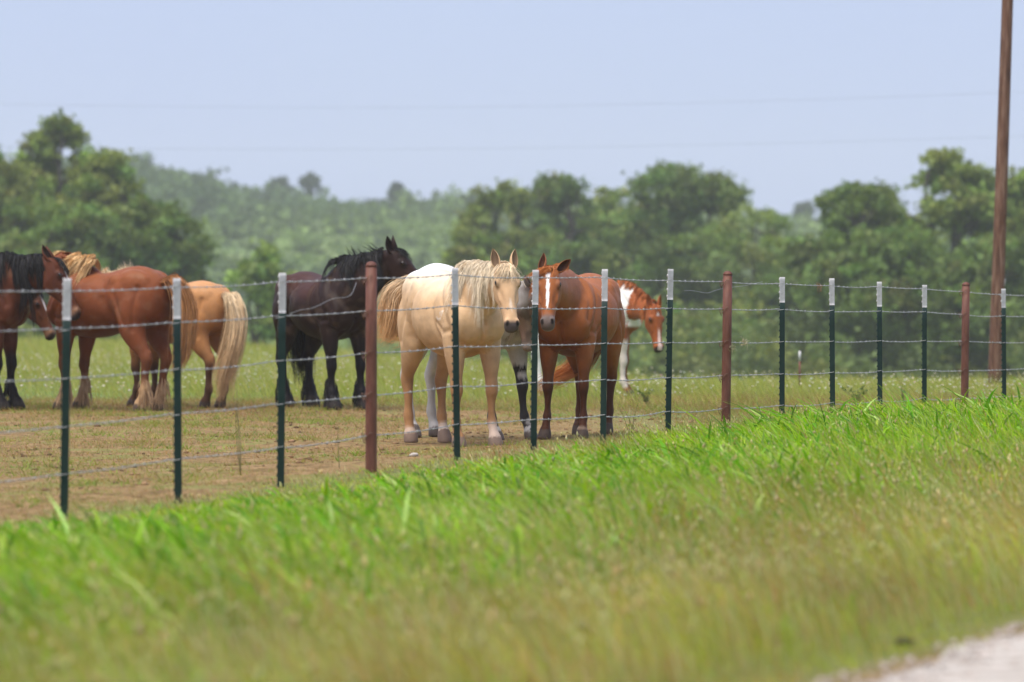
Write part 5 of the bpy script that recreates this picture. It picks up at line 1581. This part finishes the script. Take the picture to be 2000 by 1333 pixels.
# --- single weeds and small things one can point at
def weed(name, label, px, D, hgt, col, n_st, n_lf, seed, leaf=.03, spread=.10, cat="weed", base_y=None):
    g = np.random.default_rng(seed)
    x0 = (px - 1000) / 7500 * D
    root = empty(name, (x0, D, float(ground_z(x0, D)))); tag(root, label, cat)
    sp = Soup(); lf = Soup()
    for s in range(n_st):
        tip = np.array([g.normal(-.03, spread), g.normal(0, spread), hgt * g.uniform(.65, 1)])
        P = hermite(np.array([[0, 0, -.02], tip * [.3, .3, .5] + g.normal(0, .01, 3), tip]), 8)
        V, F = tube(P, np.linspace(.0035, .0012, 8), 4); sp.add(V, F)
        for q in range(n_lf):
            f_ = g.uniform(.2, 1); p_ = P[int(f_ * 7)]
            dr = unit(np.array([g.normal(), g.normal(), .35])); sd = unit(np.cross(dr, [0, 0, 1.]))
            l_ = leaf * g.uniform(.6, 1.3)
            lf.add(np.array([p_, p_ + dr * l_ * .5 + sd * l_ * .2, p_ + dr * l_, p_ + dr * l_ * .5 - sd * l_ * .2]), np.array([[0, 1, 2, 3]]), np.asarray(col) * g.uniform(.8, 1.25))
    link_mesh("stems", sp.mesh("stems", M_STEMS), root)
    if n_lf: link_mesh("leaves", lf.mesh("leaves", M_GRASS), root)
    return root
M_STEMS = mat_simple("weed_stem", [(.3, (.14, .13, .045)), (.7, (.24, .19, .08))], scale=20, rough=.8, bump=0)
weed("weed", "spindly yellow-green weed in front of the chestnut's hind leg", 1232, 29.6, .40, (.26, .33, .05), 5, 26, 1, .028)
weed("dry_stalk", "dead brown stalk in the paddock between the second and third green posts", 470, 25.2, .62, (.2, .12, .06), 3, 3, 2, .03, .03)
weed("dry_stalk", "thin dead stalk just left of the nearest pipe post", 663, 25.9, .36, (.2, .12, .06), 1, 2, 3, .02, .01)
weed("weed", "upright green weed in the field behind the right-hand posts", 1765, 41.0, .42, (.14, .25, .04), 3, 18, 4, .05, .04)
weed("weed", "dark green leafy clump in the field below the central pipe post", 1265, 44.0, .22, (.07, .14, .03), 9, 18, 5, .05, .10)
weed("weed", "dark green low clump in the field right of the middle posts", 1675, 43.5, .26, (.09, .14, .03), 12, 18, 6, .05, .14)

M_PINK = mat_simple("pink_petals", [(.3, (.62, .30, .36)), (.7, (.75, .52, .56))], scale=40, rough=.6, bump=0)
for px, D, lab in ((1731, 33.0, "single pink wildflower in the grass below the fence wires"), (1981, 36.5, "pink wildflower at the right edge in the grass")):
    x0 = (px - 1000) / 7500 * D; gz = float(ground_z(x0, D))
    root = empty("wildflower", (x0, D, gz)); tag(root, lab, "flower", "pink wildflowers")
    hz_ = CAM_Z + (582 - 820) / 7500 * D - gz
    V, F = tube(np.array([[0, 0, -.02], [.01, 0, hz_ * .5], [0, 0, hz_]]), .002, 4); link_mesh("stem", np_mesh("stem", V, F, M_STEMS), root)
    for k in range(5):
        a_ = k * 1.2566; dr = np.array([math.cos(a_), -.25, math.sin(a_)]); sd = np.array([-math.sin(a_), 0, math.cos(a_)])
        p0 = np.array([0, -.004, hz_]); V = np.array([p0, p0 + dr * .016 + sd * .011, p0 + dr * .028, p0 + dr * .016 - sd * .011])
        link_mesh("petal", np_mesh("petal", V, np.array([[0, 1, 2, 3]]), M_PINK), root)

# pale chip of stone by the fence, dark clod by the road
for nm, lab, cat, px, py, D, r, colr in (("pale_stone", "pale flat stone lying on the bare soil left of the palomino's post", "stone", 808, 0, 27.6, .036, (.55, .5, .44)),
                                         ("earth_clod", "dark clod of earth lying beside the gravel road", "clod", 1765, 0, 13.7, .035, (.05, .033, .022))):
    g = np.random.default_rng(px)
    x0 = (px - 1000) / 7500 * D
    V, F = ellipsoid((0, 0, .3 * r), (r, r * .7, r * .45), None, 14, 9)
    V += unit(V) * (r * .5 * (fbm(V / r * 1.8, px, 3) - .5))[:, None]
    mt = mat_simple(nm, [(.3, tuple(q * .7 for q in colr)), (.7, colr)], scale=30, rough=.9, bump=.5)
    o = link_mesh(nm, np_mesh(nm, V, F, mt, None, True), None, (x0, D, float(ground_z(x0, D)))); tag(o, lab, cat)
